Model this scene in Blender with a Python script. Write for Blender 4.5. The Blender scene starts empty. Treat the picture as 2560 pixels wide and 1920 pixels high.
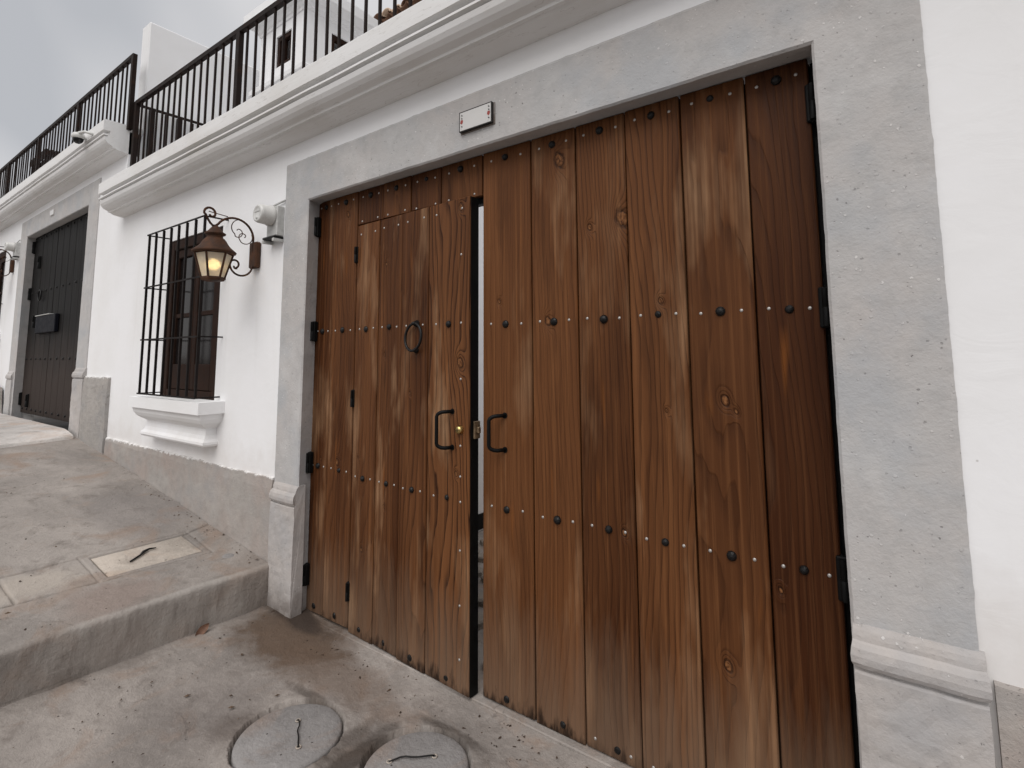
import bpy, bmesh, math, random
import numpy as np
from mathutils import Vector, Matrix

random.seed(7)
RNG = np.random.default_rng(11)
sc = bpy.context.scene
COL = sc.collection

# ------------------------------------------------------------------ camera
CAM = Vector((0.0, -1.831, 1.5))
yaw, pitch, roll = math.radians(35.917), math.radians(5.968), math.radians(-0.353)
fwd = Vector((-math.sin(yaw) * math.cos(pitch), math.cos(yaw) * math.cos(pitch), math.sin(pitch)))
rgt = Vector((math.cos(yaw), math.sin(yaw), 0))
upv = rgt.cross(fwd)
r2 = rgt * math.cos(roll) + upv * math.sin(roll)
u2 = -rgt * math.sin(roll) + upv * math.cos(roll)
cd = bpy.data.cameras.new('camera')
cam = bpy.data.objects.new('camera', cd)
COL.objects.link(cam)
m = Matrix((r2, u2, -fwd)).transposed().to_4x4()
m.translation = CAM
cam.matrix_world = m
cd.sensor_fit = 'HORIZONTAL'
cd.sensor_width = 36.0
cd.lens = 1316.03 / 2560 * 36.0
cd.shift_x = 0.5 - 1292.04 / 2560
cd.shift_y = (756.1 - 960) / 2560
cd.clip_start = 0.02
cd.clip_end = 3000
sc.camera = cam

# ------------------------------------------------------------------ sky, sun, exposure
SUN_EL, SUN_AZ = math.radians(54), math.radians(163)      # azimuth: 0 = +y, clockwise
world = bpy.data.worlds.new('World')
sc.world = world
world.use_nodes = True
wt = world.node_tree
for n in list(wt.nodes):
    wt.nodes.remove(n)
wo = wt.nodes.new('ShaderNodeOutputWorld')
bg = wt.nodes.new('ShaderNodeBackground')
sky = wt.nodes.new('ShaderNodeTexSky')
sky.sky_type = 'NISHITA'
sky.sun_disc = False
sky.sun_elevation = SUN_EL
sky.sun_rotation = SUN_AZ
sky.air_density = 1.0
sky.dust_density = 2.5
tc = wt.nodes.new('ShaderNodeTexCoord')
cn = wt.nodes.new('ShaderNodeTexNoise')
cn.inputs['Scale'].default_value = 1.25
cn.inputs['Detail'].default_value = 3.2
cn.inputs['Roughness'].default_value = 0.5
cn.inputs['Distortion'].default_value = 0.4
cr = wt.nodes.new('ShaderNodeValToRGB')
cr.color_ramp.elements[0].position = 0.36
cr.color_ramp.elements[0].color = (5.5, 5.6, 5.85, 1)
cr.color_ramp.elements[1].position = 0.60
cr.color_ramp.elements[1].color = (9.0, 8.8, 8.75, 1)
mx = wt.nodes.new('ShaderNodeMix')
mx.data_type = 'RGBA'
mx.inputs['Factor'].default_value = 0.9                   # an almost closed cloud cover over the clear sky
cmap = wt.nodes.new('ShaderNodeMapping')
cmap.inputs['Location'].default_value = (6.8, 3.6, 9.2)
wt.links.new(tc.outputs['Generated'], cmap.inputs['Vector'])
wt.links.new(cmap.outputs['Vector'], cn.inputs['Vector'])
wt.links.new(cn.outputs['Fac'], cr.inputs['Fac'])
wt.links.new(sky.outputs['Color'], mx.inputs['A'])
wt.links.new(cr.outputs['Color'], mx.inputs['B'])
wt.links.new(mx.outputs['Result'], bg.inputs['Color'])
bg.inputs['Strength'].default_value = 0.069
wt.links.new(bg.outputs['Background'], wo.inputs['Surface'])

sd = bpy.data.lights.new('sun', 'SUN')
sd.energy = 1.5
sd.angle = math.radians(48)
sd.color = (1.0, 0.975, 0.95)
so = bpy.data.objects.new('sun', sd)
COL.objects.link(so)
sdir = Vector((math.sin(SUN_AZ) * math.cos(SUN_EL), math.cos(SUN_AZ) * math.cos(SUN_EL), math.sin(SUN_EL)))
so.rotation_euler = (-sdir).to_track_quat('-Z', 'Y').to_euler()

sc.view_settings.view_transform = 'Standard'
sc.view_settings.look = 'None'
sc.view_settings.gamma = 1.0
sc.view_settings.use_curve_mapping = False
sc.view_settings.exposure = 0.46
sc.cycles.max_bounces = 8
sc.cycles.transparent_max_bounces = 12

# ------------------------------------------------------------------ numeric noise
def vnoise(x, y, seed=0):
    x = np.asarray(x, float); y = np.asarray(y, float)
    xi = np.floor(x).astype(np.int64); yi = np.floor(y).astype(np.int64)
    xf = x - xi; yf = y - yi
    def h(a, b):
        n = (a * 374761393 + b * 668265263 + seed * 974634777) & 0x7fffffff
        n = ((n ^ (n >> 13)) * 1274126177) & 0x7fffffff
        n = n ^ (n >> 16)
        return (n & 0xffff) / 65535.0
    u = xf * xf * (3 - 2 * xf); v = yf * yf * (3 - 2 * yf)
    return (h(xi, yi) * (1 - u) + h(xi + 1, yi) * u) * (1 - v) + (h(xi, yi + 1) * (1 - u) + h(xi + 1, yi + 1) * u) * v
def fbm(x, y, seed=0, oct=4):
    s = 0; a = 0.5
    for i in range(oct):
        s = s + a * (vnoise(x * 2 ** i, y * 2 ** i, seed + i) - 0.5); a *= 0.5
    return s * 2
def sstep(a, b, x):
    t = np.clip((np.asarray(x, float) - a) / (b - a), 0, 1)
    return t * t * (3 - 2 * t)

# ------------------------------------------------------------------ mesh helper
class MB:
    def __init__(s):
        s.v = []; s.f = []; s.sm = []
    def add(s, vs, fs, smooth=False):
        o = len(s.v)
        s.v += [tuple(p) for p in vs]
        s.f += [tuple(i + o for i in f) for f in fs]
        s.sm += [smooth] * len(fs)
        return s
    def box(s, x0, x1, y0, y1, z0, z1):
        v = [(x, y, z) for x in (x0, x1) for y in (y0, y1) for z in (z0, z1)]
        return s.add(v, [(0, 1, 3, 2), (4, 6, 7, 5), (0, 4, 5, 1), (2, 3, 7, 6), (0, 2, 6, 4), (1, 5, 7, 3)])
    def cbox(s, x0, x1, y0, y1, z0, z1, c=0.003):
        bm = bmesh.new()
        bmesh.ops.create_cube(bm, size=1)
        for v in bm.verts:
            v.co = Vector(((x0 + x1) / 2 + v.co.x * (x1 - x0), (y0 + y1) / 2 + v.co.y * (y1 - y0), (z0 + z1) / 2 + v.co.z * (z1 - z0)))
        bmesh.ops.bevel(bm, geom=bm.edges[:], offset=c, segments=1, affect='EDGES')
        bm.verts.index_update()
        s.add([v.co[:] for v in bm.verts], [[v.index for v in f.verts] for f in bm.faces])
        bm.free()
        return s
    def lathe(s, prof, n=16, axis='z', at=(0, 0, 0), cap=True, smooth=True, phase=0.0):
        vs = []; fs = []
        for r, h in prof:
            for k in range(n):
                a = 2 * math.pi * k / n + phase
                c, d = r * math.cos(a), r * math.sin(a)
                p = {'z': (c, d, h), 'y': (c, h, d), 'x': (h, c, d)}[axis]
                vs.append((p[0] + at[0], p[1] + at[1], p[2] + at[2]))
        m = len(prof)
        for i in range(m - 1):
            for k in range(n):
                q = (i * n + k, i * n + (k + 1) % n, (i + 1) * n + (k + 1) % n, (i + 1) * n + k)
                fs.append(q[::-1] if axis == 'y' else q)
        s.add(vs, fs, smooth)
        if cap:
            s.add(vs, [tuple(range(n)), tuple(range((m - 1) * n, m * n))], False)
        return s
    def tube(s, pts, r, n=8, smooth=True, square=False, closed=False):
        pts = [Vector(p) for p in pts]
        rs = r if isinstance(r, (list, tuple)) else [r] * len(pts)
        vs = []; fs = []
        N = len(pts)
        prev = None
        for i, p in enumerate(pts):
            if closed:
                t = (pts[(i + 1) % N] - pts[i - 1])
            else:
                t = pts[min(i + 1, N - 1)] - pts[max(i - 1, 0)]
            t.normalize()
            if prev is None:
                a = Vector((0, 0, 1)) if abs(t.z) < 0.9 else Vector((0, 1, 0))
                u = t.cross(a).normalized()
            else:
                u = (prev - t * prev.dot(t)).normalized()
            prev = u
            w = t.cross(u)
            for k in range(n):
                a = 2 * math.pi * (k + (0.5 if square else 0)) / n
                vs.append(p + (u * math.cos(a) + w * math.sin(a)) * rs[i])
        for i in range(N if closed else N - 1):
            j = (i + 1) % N
            for k in range(n):
                fs.append((i * n + k, i * n + (k + 1) % n, j * n + (k + 1) % n, j * n + k))
        if not closed:
            fs += [tuple(range(n))[::-1], tuple(range((N - 1) * n, N * n))]
        return s.add(vs, fs, smooth and not square)
    def bar(s, a, b, w):
        return s.tube([a, b], w / math.sqrt(2), n=4, square=True)
    def prism(s, prof, x0, x1, caps=True, smooth=False):
        """profile (y,z) extruded along x"""
        n = len(prof)
        vs = [(x0, y, z) for y, z in prof] + [(x1, y, z) for y, z in prof]
        fs = [(i, (i + 1) % n, n + (i + 1) % n, n + i) for i in range(n)]
        s.add(vs, fs, smooth)
        if caps:
            s.add(vs, [tuple(range(n))[::-1], tuple(range(n, 2 * n))], False)
        return s
    def mesh(s, name):
        me = bpy.data.meshes.new(name)
        me.from_pydata(s.v, [], s.f)
        me.polygons.foreach_set('use_smooth', s.sm)
        me.update()
        bm = bmesh.new(); bm.from_mesh(me)
        bmesh.ops.recalc_face_normals(bm, faces=bm.faces[:])
        bm.to_mesh(me); bm.free()
        return me

def link(name, data, mat=None, parent=None, loc=(0, 0, 0), rot=None):
    o = bpy.data.objects.new(name, data)
    COL.objects.link(o)
    o.location = loc
    if rot: o.rotation_euler = rot
    if parent: o.parent = parent
    if mat is not None and data is not None and not data.materials:
        data.materials.append(mat)
    return o
def part(name, mb, mat, parent=None, loc=(0, 0, 0), rot=None):
    return link(name, mb.mesh(name), mat, parent, loc, rot)
def tag(o, label, cat, group=None):
    o['label'] = label; o['category'] = cat
    if group: o['group'] = group
    return o
def thing(name, label, cat, loc=(0, 0, 0), rotz=0, group=None):
    o = link(name, None, loc=loc, rot=(0, 0, rotz))
    o.empty_display_size = 0.1
    return tag(o, label, cat, group)
def struct(o):
    o['kind'] = 'structure'
    return o
def copy_tree(o, parent=None):
    c = o.copy(); COL.objects.link(c); c.parent = parent
    for ch in [q for q in o.children]:
        copy_tree(ch, c)
    return c
def grid_mesh(name, X, Y, Z, smooth=True):
    ny, nx = X.shape
    co = np.stack([X, Y, Z], -1).reshape(-1, 3)
    i = np.arange((ny - 1) * (nx - 1)); r = i // (nx - 1); c = i % (nx - 1)
    a = r * nx + c
    f = np.stack([a, a + 1, a + nx + 1, a + nx], -1)
    me = bpy.data.meshes.new(name)
    me.vertices.add(len(co)); me.vertices.foreach_set('co', co.ravel())
    me.loops.add(f.size); me.loops.foreach_set('vertex_index', f.ravel().astype(np.int32))
    me.polygons.add(len(f))
    me.polygons.foreach_set('loop_start', np.arange(0, f.size, 4).astype(np.int32))
    me.update(calc_edges=True)
    me.polygons.foreach_set('use_smooth', np.full(len(f), smooth))
    return me

# ------------------------------------------------------------------ material helper
class NT:
    def __init__(s, name):
        s.m = bpy.data.materials.new(name)
        s.m.use_nodes = True
        s.t = s.m.node_tree
        s.b = s.t.nodes['Principled BSDF']
        s.out = s.t.nodes['Material Output']
    def n(s, typ): return s.t.nodes.new(typ)
    def put(s, sock, v):
        if isinstance(v, (int, float)): sock.default_value = v
        elif isinstance(v, (tuple, list)):
            sock.default_value = tuple(v) + ((1,) if len(v) == 3 and len(sock.default_value) == 4 else ())
        else: s.t.links.new(v, sock)
    def coord(s, kind='Object'): return s.n('ShaderNodeTexCoord').outputs[kind]
    def rand(s): return s.n('ShaderNodeObjectInfo').outputs['Random']
    def attr(s, name):
        a = s.n('ShaderNodeAttribute'); a.attribute_type = 'OBJECT'; a.attribute_name = name
        return a.outputs['Vector']
    def math(s, op, a, b=0.0, c=None, clamp=False):
        k = s.n('ShaderNodeMath'); k.operation = op; k.use_clamp = clamp
        s.put(k.inputs[0], a); s.put(k.inputs[1], b)
        if c is not None: s.put(k.inputs[2], c)
        return k.outputs[0]
    def vmath(s, op, a, b=(0, 0, 0)):
        k = s.n('ShaderNodeVectorMath'); k.operation = op
        s.put(k.inputs[0], a); s.put(k.inputs[1], b)
        return k.outputs['Value'] if op in ('LENGTH', 'DISTANCE', 'DOT_PRODUCT') else k.outputs[0]
    def sep(s, v):
        k = s.n('ShaderNodeSeparateXYZ'); s.put(k.inputs[0], v); return k.outputs
    def comb(s, x, y, z):
        k = s.n('ShaderNodeCombineXYZ')
        for i, q in enumerate((x, y, z)): s.put(k.inputs[i], q)
        return k.outputs[0]
    def noise(s, v, scale=5, detail=4, rough=0.5, dist=0.0):
        k = s.n('ShaderNodeTexNoise'); s.put(k.inputs['Vector'], v)
        k.inputs['Scale'].default_value = scale; k.inputs['Detail'].default_value = detail
        k.inputs['Roughness'].default_value = rough; k.inputs['Distortion'].default_value = dist
        return k.outputs['Fac']
    def voro(s, v, scale=5, feature='F1', rnd=1.0):
        k = s.n('ShaderNodeTexVoronoi'); k.feature = feature; s.put(k.inputs['Vector'], v)
        k.inputs['Scale'].default_value = scale; k.inputs['Randomness'].default_value = rnd
        return k
    def ramp(s, f, els, interp='LINEAR'):
        k = s.n('ShaderNodeValToRGB'); s.put(k.inputs['Fac'], f)
        k.color_ramp.interpolation = interp
        while len(k.color_ramp.elements) < len(els): k.color_ramp.elements.new(0.5)
        for e, (p, c) in zip(k.color_ramp.elements, els):
            e.position = p
            e.color = (c, c, c, 1) if isinstance(c, (int, float)) else tuple(c) + (1,)
        return k.outputs['Color']
    def mr(s, f, a, b, c=0.0, d=1.0):
        k = s.n('ShaderNodeMapRange'); k.clamp = True
        s.put(k.inputs[0], f)
        for i, q in enumerate((a, b, c, d)): s.put(k.inputs[i + 1], q)
        return k.outputs[0]
    def mix(s, a, b, f, blend='MIX'):
        k = s.n('ShaderNodeMix'); k.data_type = 'RGBA'; k.blend_type = blend
        s.put(k.inputs['Factor'], f); s.put(k.inputs['A'], a); s.put(k.inputs['B'], b)
        return k.outputs['Result']
    def bump(s, h, strength=0.3, dist=0.01, normal=None):
        k = s.n('ShaderNodeBump'); k.inputs['Strength'].default_value = strength
        k.inputs['Distance'].default_value = dist; s.put(k.inputs['Height'], h)
        if normal is not None: s.t.links.new(normal, k.inputs['Normal'])
        return k.outputs[0]
    def done(s, color=None, rough=None, normal=None, metal=None, spec=None):
        if color is not None: s.put(s.b.inputs['Base Color'], color)
        if rough is not None: s.put(s.b.inputs['Roughness'], rough)
        if normal is not None: s.put(s.b.inputs['Normal'], normal)
        if metal is not None: s.put(s.b.inputs['Metallic'], metal)
        if spec is not None: s.put(s.b.inputs['Specular IOR Level'], spec)
        return s.m

def mat_white_wall():
    t = NT('white_limewash')
    p = t.coord()
    a = t.noise(p, 1.3, 5, 0.55)
    b = t.noise(p, 26, 3, 0.6)
    str_ = t.noise(t.vmath('MULTIPLY', p, (9, 9, 0.8)), 1.0, 4, 0.6)
    c = t.mix((0.84, 0.84, 0.85), (0.78, 0.775, 0.77), t.mr(a, 0.42, 0.72))
    c = t.mix(c, (0.69, 0.68, 0.665), t.math('MULTIPLY', t.mr(str_, 0.60, 0.8), 0.28))
    dirt = t.math('ADD', t.sep(p)[2], t.math('MULTIPLY', t.math('SUBTRACT', t.noise(p, 5.5, 5, 0.65), 0.5), 0.55))
    c = t.mix(c, (0.60, 0.555, 0.52), t.mr(dirt, 0.70, 1.0, 0.45, 0.0))
    # tiny chips and specks
    v = t.voro(p, 7.0)
    sp = t.mr(v.outputs['Distance'], 0.012, 0.028, 1.0, 0.0)
    c = t.mix(c, (0.35, 0.33, 0.31), t.math('MULTIPLY', sp, 0.55))
    tr_ = t.noise(t.vmath('MULTIPLY', p, (3.2, 3, 5.5)), 1.6, 4, 0.55, 1.2)
    h = t.math('ADD', t.math('ADD', t.math('MULTIPLY', a, 0.6), t.math('MULTIPLY', tr_, 0.45)), t.math('MULTIPLY', b, 0.12))
    return t.done(c, 0.85, t.bump(h, 0.17, 0.02), spec=0.2)
def mat_cornice():
    t = NT('white_cornice_paint')
    p = t.coord()
    a = t.noise(t.vmath('MULTIPLY', p, (1.0, 2.2, 2.2)), 1.4, 5, 0.6)
    b = t.noise(p, 18, 4, 0.6)
    c = t.mix((0.76, 0.755, 0.75), (0.66, 0.64, 0.615), t.mr(a, 0.48, 0.78))
    cr_ = t.noise(t.vmath('MULTIPLY', p, (1.6, 16, 22)), 1.0, 3, 0.6, 0.6)
    ln = t.mr(t.math('ABSOLUTE', t.math('SUBTRACT', cr_, 0.5)), 0.0, 0.006, 0.35, 0.0)
    c = t.mix(c, (0.33, 0.30, 0.27), ln)
    return t.done(c, 0.8, t.bump(t.math('ADD', a, t.math('MULTIPLY', b, 0.15)), 0.25, 0.015), spec=0.2)
def mat_plaster(name, base, warm, scale=1.0, speck=1.0, rough_bump=0.35):
    t = NT(name)
    p = t.coord()
    a = t.noise(p, 2.2 * scale, 6, 0.6, 0.3)
    b = t.noise(p, 11 * scale, 5, 0.65)
    f = t.noise(p, 70 * scale, 3, 0.7)
    c = t.mix(base, warm, t.mr(a, 0.38, 0.66))
    c = t.mix(c, tuple(q * 0.78 for q in base), t.mr(b, 0.48, 0.70, 0, 0.55))
    c = t.mix(c, tuple(min(1, q * 1.28) for q in base), t.mr(t.noise(t.vmath('ADD', p, (5, 3, 1)), 4.5, 5, 0.6), 0.52, 0.72, 0, 0.5))
    # white paint spatter and dark pits, in clusters
    cl = t.mr(t.noise(t.vmath('ADD', p, (9, 1, 4)), 5, 3, 0.6), 0.44, 0.62)
    pw = t.vmath('ADD', p, t.vmath('MULTIPLY', t.comb(b, f, a), (0.03, 0.03, 0.03)))
    v1 = t.voro(pw, 70)
    s1 = t.sep(v1.outputs['Color'])
    r1 = t.math('MULTIPLY', t.math('POWER', s1[1], 3.0), 0.30)
    w = t.math('MULTIPLY', t.mr(t.math('SUBTRACT', v1.outputs['Distance'], r1), -0.02, 0.06, 1, 0), t.math('GREATER_THAN', s1[0], 0.62))
    c = t.mix(c, (0.74, 0.72, 0.70), t.math('MULTIPLY', t.math('MULTIPLY', w, cl), 0.75 * speck))
    v2 = t.voro(t.vmath('ADD', pw, (3, 7, 2)), 85)
    s2 = t.sep(v2.outputs['Color'])
    r2_ = t.math('MULTIPLY', t.math('POWER', s2[1], 4.0), 0.34)
    d = t.math('MULTIPLY', t.mr(t.math('SUBTRACT', v2.outputs['Distance'], r2_), -0.02, 0.05, 1, 0), t.math('GREATER_THAN', s2[0], 0.6))
    cl2 = t.mr(t.noise(t.vmath('ADD', p, (2, 6, 3)), 3.2, 3, 0.6), 0.42, 0.6)
    c = t.mix(c, (0.13, 0.12, 0.115), t.math('MULTIPLY', t.math('MULTIPLY', d, cl2), 0.7 * speck))
    c = t.mix(c, (base[0] * 0.86, base[1] * 0.90, base[2] * 0.95), t.mr(t.noise(t.vmath('ADD', p, (8, 2, 6)), 3.1, 4, 0.6), 0.5, 0.66, 0, 0.6))
    # brown splash dirt at ground level in front of the gate
    fz = t.math('ADD', t.sep(p)[2], t.math('MULTIPLY', t.math('SUBTRACT', t.noise(p, 13, 5, 0.7), 0.5), 0.22))
    c = t.mix(c, (0.10, 0.072, 0.055), t.mr(fz, -0.02, 0.16, 0.85, 0.0))
    # white wall paint slopped over the top edge of a plinth (edge height given per object)
    pe = t.sep(t.attr('paint_edge'))[0]
    ez = t.math('ADD', t.math('SUBTRACT', pe, t.sep(p)[2]), t.math('MULTIPLY', t.math('SUBTRACT', t.noise(p, 19, 5, 0.7), 0.5), 0.085))
    pm_ = t.math('MULTIPLY', t.mr(ez, -0.006, 0.006, 1, 0), t.math('GREATER_THAN', pe, 0.01))
    c = t.mix(c, (0.76, 0.75, 0.74), t.math('MULTIPLY', pm_, 0.9))
    h = t.math('ADD', t.math('MULTIPLY', b, 0.6), t.math('MULTIPLY', f, 0.22))
    h = t.math('SUBTRACT', h, t.math('MULTIPLY', d, 0.5))
    h = t.math('ADD', h, t.math('MULTIPLY', w, 0.2))
    return t.done(c, t.mr(b, 0.3, 0.7, 0.82, 0.95), t.bump(h, rough_bump * 1.6, 0.014), spec=0.25)
def mat_concrete(name, base, stain=None, crack=0.35):
    """stain: list of (x, y, rx, ry, strength, colour) dirt patches in object space"""
    t = NT(name)
    p = t.coord()
    a = t.noise(p, 1.1, 7, 0.62, 0.4)
    b = t.noise(p, 6.5, 6, 0.68, 0.3)
    f = t.noise(p, 95, 4, 0.75)
    g = t.noise(t.vmath('ADD', p, (4, 8, 0)), 2.6, 5, 0.6, 1.0)
    c = t.mix(tuple(q * 0.72 for q in base), tuple(q * 1.30 for q in base), t.mr(a, 0.36, 0.64))
    c = t.mix(c, (base[0] * 0.56, base[1] * 0.53, base[2] * 0.51), t.mr(b, 0.53, 0.74, 0, 0.75))
    c = t.mix(c, (base[0] * 1.02, base[1] * 0.84, base[2] * 0.72), t.mr(g, 0.52, 0.68, 0, 0.75))
    c = t.mix(c, tuple(q * 1.35 for q in base), t.mr(t.noise(t.vmath('ADD', p, (1, 2, 9)), 17, 5, 0.7), 0.58, 0.74, 0, 0.45))
    c = t.mix(c, tuple(q * 0.45 for q in base), t.mr(f, 0.60, 0.76, 0, 0.32))
    c = t.mix(c, tuple(q * 1.5 for q in base), t.mr(t.noise(t.vmath('ADD', p, (7, 7, 7)), 120, 3, 0.7), 0.62, 0.74, 0, 0.4))
    # scattered dark grit
    v = t.voro(p, 26)
    gr = t.math('MULTIPLY', t.mr(v.outputs['Distance'], 0.07, 0.13, 1, 0), t.math('GREATER_THAN', t.sep(v.outputs['Color'])[0], 0.86))
    c = t.mix(c, (0.05, 0.042, 0.036), t.math('MULTIPLY', gr, 0.8))
    # hairline cracks
    vc = t.voro(t.vmath('ADD', p, t.vmath('MULTIPLY', t.comb(b, a, 0), (0.35, 0.35, 0))), 0.9, 'DISTANCE_TO_EDGE')
    cr_ = t.math('MULTIPLY', t.mr(vc.outputs['Distance'], 0.001, 0.0055, 1, 0), t.mr(g, 0.45, 0.55))
    c = t.mix(c, (0.06, 0.05, 0.045), t.math('MULTIPLY', cr_, crack))
    md = t.noise(t.vmath('ADD', p, (2, 9, 4)), 38, 5, 0.75)
    c = t.mix(c, tuple(q * 0.62 for q in base), t.mr(md, 0.54, 0.72, 0, 0.45))
    c = t.mix(c, tuple(q * 1.4 for q in base), t.mr(md, 0.46, 0.32, 0, 0.3))
    xy = t.sep(p)
    for (sx, sy, rx, ry, k, col) in (stain or []):
        dx = t.math('DIVIDE', t.math('SUBTRACT', xy[0], sx), rx)
        dy = t.math('DIVIDE', t.math('SUBTRACT', xy[1], sy), ry)
        d = t.math('SQRT', t.math('ADD', t.math('MULTIPLY', dx, dx), t.math('MULTIPLY', dy, dy)))
        d = t.math('ADD', d, t.math('MULTIPLY', t.math('SUBTRACT', b, 0.5), 1.3))
        c = t.mix(c, col, t.math('MULTIPLY', t.mr(d, 0.55, 1.1, 1, 0), k))
    h = t.math('ADD', t.math('MULTIPLY', b, 0.8), t.math('MULTIPLY', f, 0.3))
    h = t.math('ADD', h, t.math('MULTIPLY', md, 0.5))
    h = t.math('ADD', h, t.math('MULTIPLY', gr, 0.25))
    return t.done(c, t.mr(a, 0.3, 0.7, 0.78, 0.93), t.bump(h, 0.8, 0.014), spec=0.3)

def mat_wood(name='stained_pine', tint=1.0):
    t = NT(name)
    p0 = t.coord()
    rnd = t.rand()
    s = t.sep(p0)
    x, z = s[0], s[2]
    off = t.math('MULTIPLY', rnd, 61.7)
    p = t.comb(t.math('ADD', x, off), t.math('MULTIPLY', s[1], 1.0), t.math('ADD', z, t.math('MULTIPLY', rnd, 37.3)))
    # long slow wander of the grain
    w1 = t.noise(t.vmath('MULTIPLY', p, (2.2, 2.0, 0.42)), 1.0, 2, 0.5)
    w2 = t.noise(t.vmath('MULTIPLY', p, (7.0, 3.0, 1.3)), 1.0, 3, 0.55)
    g = t.math('ADD', t.math('MULTIPLY', x, t.math('ADD', 2.0, t.math('MULTIPLY', rnd, 6.0))), t.math('ADD', t.math('MULTIPLY', w1, 2.3), t.math('MULTIPLY', w2, 0.42)))
    knot_core = None; knot_halo = None
    for nm in ('knot_a', 'knot_b', 'knot_c'):
        k = t.sep(t.attr(nm))
        dx = t.math('SUBTRACT', x, k[0]); dz = t.math('MULTIPLY', t.math('ADD', t.math('SUBTRACT', z, k[1]), t.math('MULTIPLY', dx, 0.35)), 0.72)
        wob = t.math('MULTIPLY', t.math('SUBTRACT', t.noise(t.vmath('MULTIPLY', p, (34, 34, 28)), 1.0, 3, 0.6), 0.5), 1.3)
        r = t.math('MAXIMUM', k[2], 0.0005)
        d = t.math('ADD', t.math('DIVIDE', t.math('SQRT', t.math('ADD', t.math('MULTIPLY', dx, dx), t.math('MULTIPLY', dz, dz))), r), wob)
        # the grain flows round the knot
        dz2 = t.math('DIVIDE', dz, t.math('MULTIPLY', r, 2.2)); dx2 = t.math('DIVIDE', dx, t.math('MULTIPLY', r, 2.0))
        e = t.math('POWER', 2.718, t.math('MULTIPLY', t.math('ADD', t.math('MULTIPLY', dx2, dx2), t.math('MULTIPLY', dz2, dz2)), -1.0))
        e = t.math('MULTIPLY', e, t.math('GREATER_THAN', k[2], 0.001))
        g = t.math('ADD', g, t.math('MULTIPLY', e, 0.55))
        core = t.math('MULTIPLY', t.mr(d, 0.55, 1.0, 1, 0), t.math('GREATER_THAN', k[2], 0.001))
        ringd = t.math('MULTIPLY', t.math('MULTIPLY', t.mr(d, 0.75, 1.0, 0, 1), t.mr(d, 1.05, 1.5, 1, 0)), t.math('GREATER_THAN', k[2], 0.001))
        knot_core = core if knot_core is None else t.math('MAXIMUM', knot_core, core)
        knot_halo = ringd if knot_halo is None else t.math('MAXIMUM', knot_halo, ringd)
    # growth rings: sharp late-wood line, soft early wood
    ph = t.math('FRACT', t.math('MULTIPLY', g, 6.5))
    ring = t.ramp(ph, [(0.0, 0.0), (0.58, 0.14), (0.86, 0.80), (0.94, 1.0), (1.0, 0.03)])
    fib = t.noise(t.vmath('MULTIPLY', p, (210, 60, 3.4)), 1.0, 3, 0.65)
    fib2 = t.noise(t.vmath('MULTIPLY', p, (60, 30, 0.75)), 1.0, 4, 0.62)
    big = t.noise(t.vmath('MULTIPLY', p, (5.5, 5, 1.15)), 1.0, 4, 0.55)
    tone = t.noise(t.vmath('ADD', t.vmath('MULTIPLY', p, (3, 3, 0.5)), (7, 7, 7)), 1.0, 2, 0.5)
    wt_ = t.sep(t.attr('wood_tone'))
    base = t.mix((0.046, 0.0165, 0.0058), (0.190, 0.090, 0.040), t.math('ADD', t.math('MULTIPLY', t.math('SUBTRACT', tone, 0.5), 1.3), wt_[0], clamp=True))
    c = t.mix(base, (0.022, 0.008, 0.0034), t.math('MULTIPLY', ring, wt_[1]))
    c = t.mix(c, (0.235, 0.117, 0.052), t.math('MULTIPLY', t.mr(fib2, 0.50, 0.74, 0, 0.9), t.math('ADD', 0.35, t.math('MULTIPLY', wt_[0], 0.6))))
    c = t.mix(c, (0.022, 0.009, 0.0045), t.mr(fib, 0.56, 0.74, 0, 0.5))
    # broad darker stain, sun-bleached rubbed patches and resinous orange streaks
    dk = t.noise(t.vmath('ADD', t.vmath('MULTIPLY', p, (6.5, 5, 0.9)), (1, 3, 5)), 1.0, 4, 0.6)
    c = t.mix(c, (0.030, 0.0115, 0.005), t.mr(dk, 0.54, 0.72, 0, 0.72))
    c = t.mix(c, (0.38, 0.265, 0.175), t.math('MULTIPLY', t.math('MULTIPLY', t.mr(big, 0.53, 0.72), t.math('MULTIPLY', wt_[2], 1.7)), t.mr(fib2, 0.35, 0.6, 0.3, 0.95), clamp=True))
    st = t.noise(t.vmath('ADD', t.vmath('MULTIPLY', p, (16, 5, 1.6)), (3, 5, 9)), 1.0, 2, 0.5)
    c = t.mix(c, (0.30, 0.115, 0.024), t.mr(st, 0.67, 0.79, 0, 0.42))
    # knots: pale worn wood inside, dark bark rim broken by the fibre
    c = t.mix(c, (0.014, 0.006, 0.003), t.math('MULTIPLY', knot_halo, t.mr(fib2, 0.3, 0.6, 0.95, 0.55)))
    kc = t.mix((0.055, 0.022, 0.009), (0.26, 0.135, 0.062), t.mr(t.noise(t.vmath('MULTIPLY', p, (110, 60, 60)), 1.0, 3, 0.6), 0.4, 0.62))
    c = t.mix(c, kc, t.math('MULTIPLY', knot_core, 0.85))
    # weathered splash zone at the foot
    wz = t.sep(t.coord('Object'))[2]
    gp = t.n('ShaderNodeNewGeometry').outputs['Position']
    gz = t.sep(gp)[2]
    e = t.math('ADD', gz, t.math('MULTIPLY', t.math('SUBTRACT', t.noise(t.vmath('MULTIPLY', gp, (26, 6, 3.2)), 1.0, 4, 0.65), 0.5), 0.55))
    c = t.mix(c, (0.165, 0.130, 0.105), t.mr(e, 0.04, 0.5, 0.62, 0.0))
    e2 = t.math('ADD', gz, t.math('MULTIPLY', t.math('SUBTRACT', t.noise(t.vmath('MULTIPLY', gp, (34, 9, 9)), 1.0, 4, 0.6), 0.5), 0.26))
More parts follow.
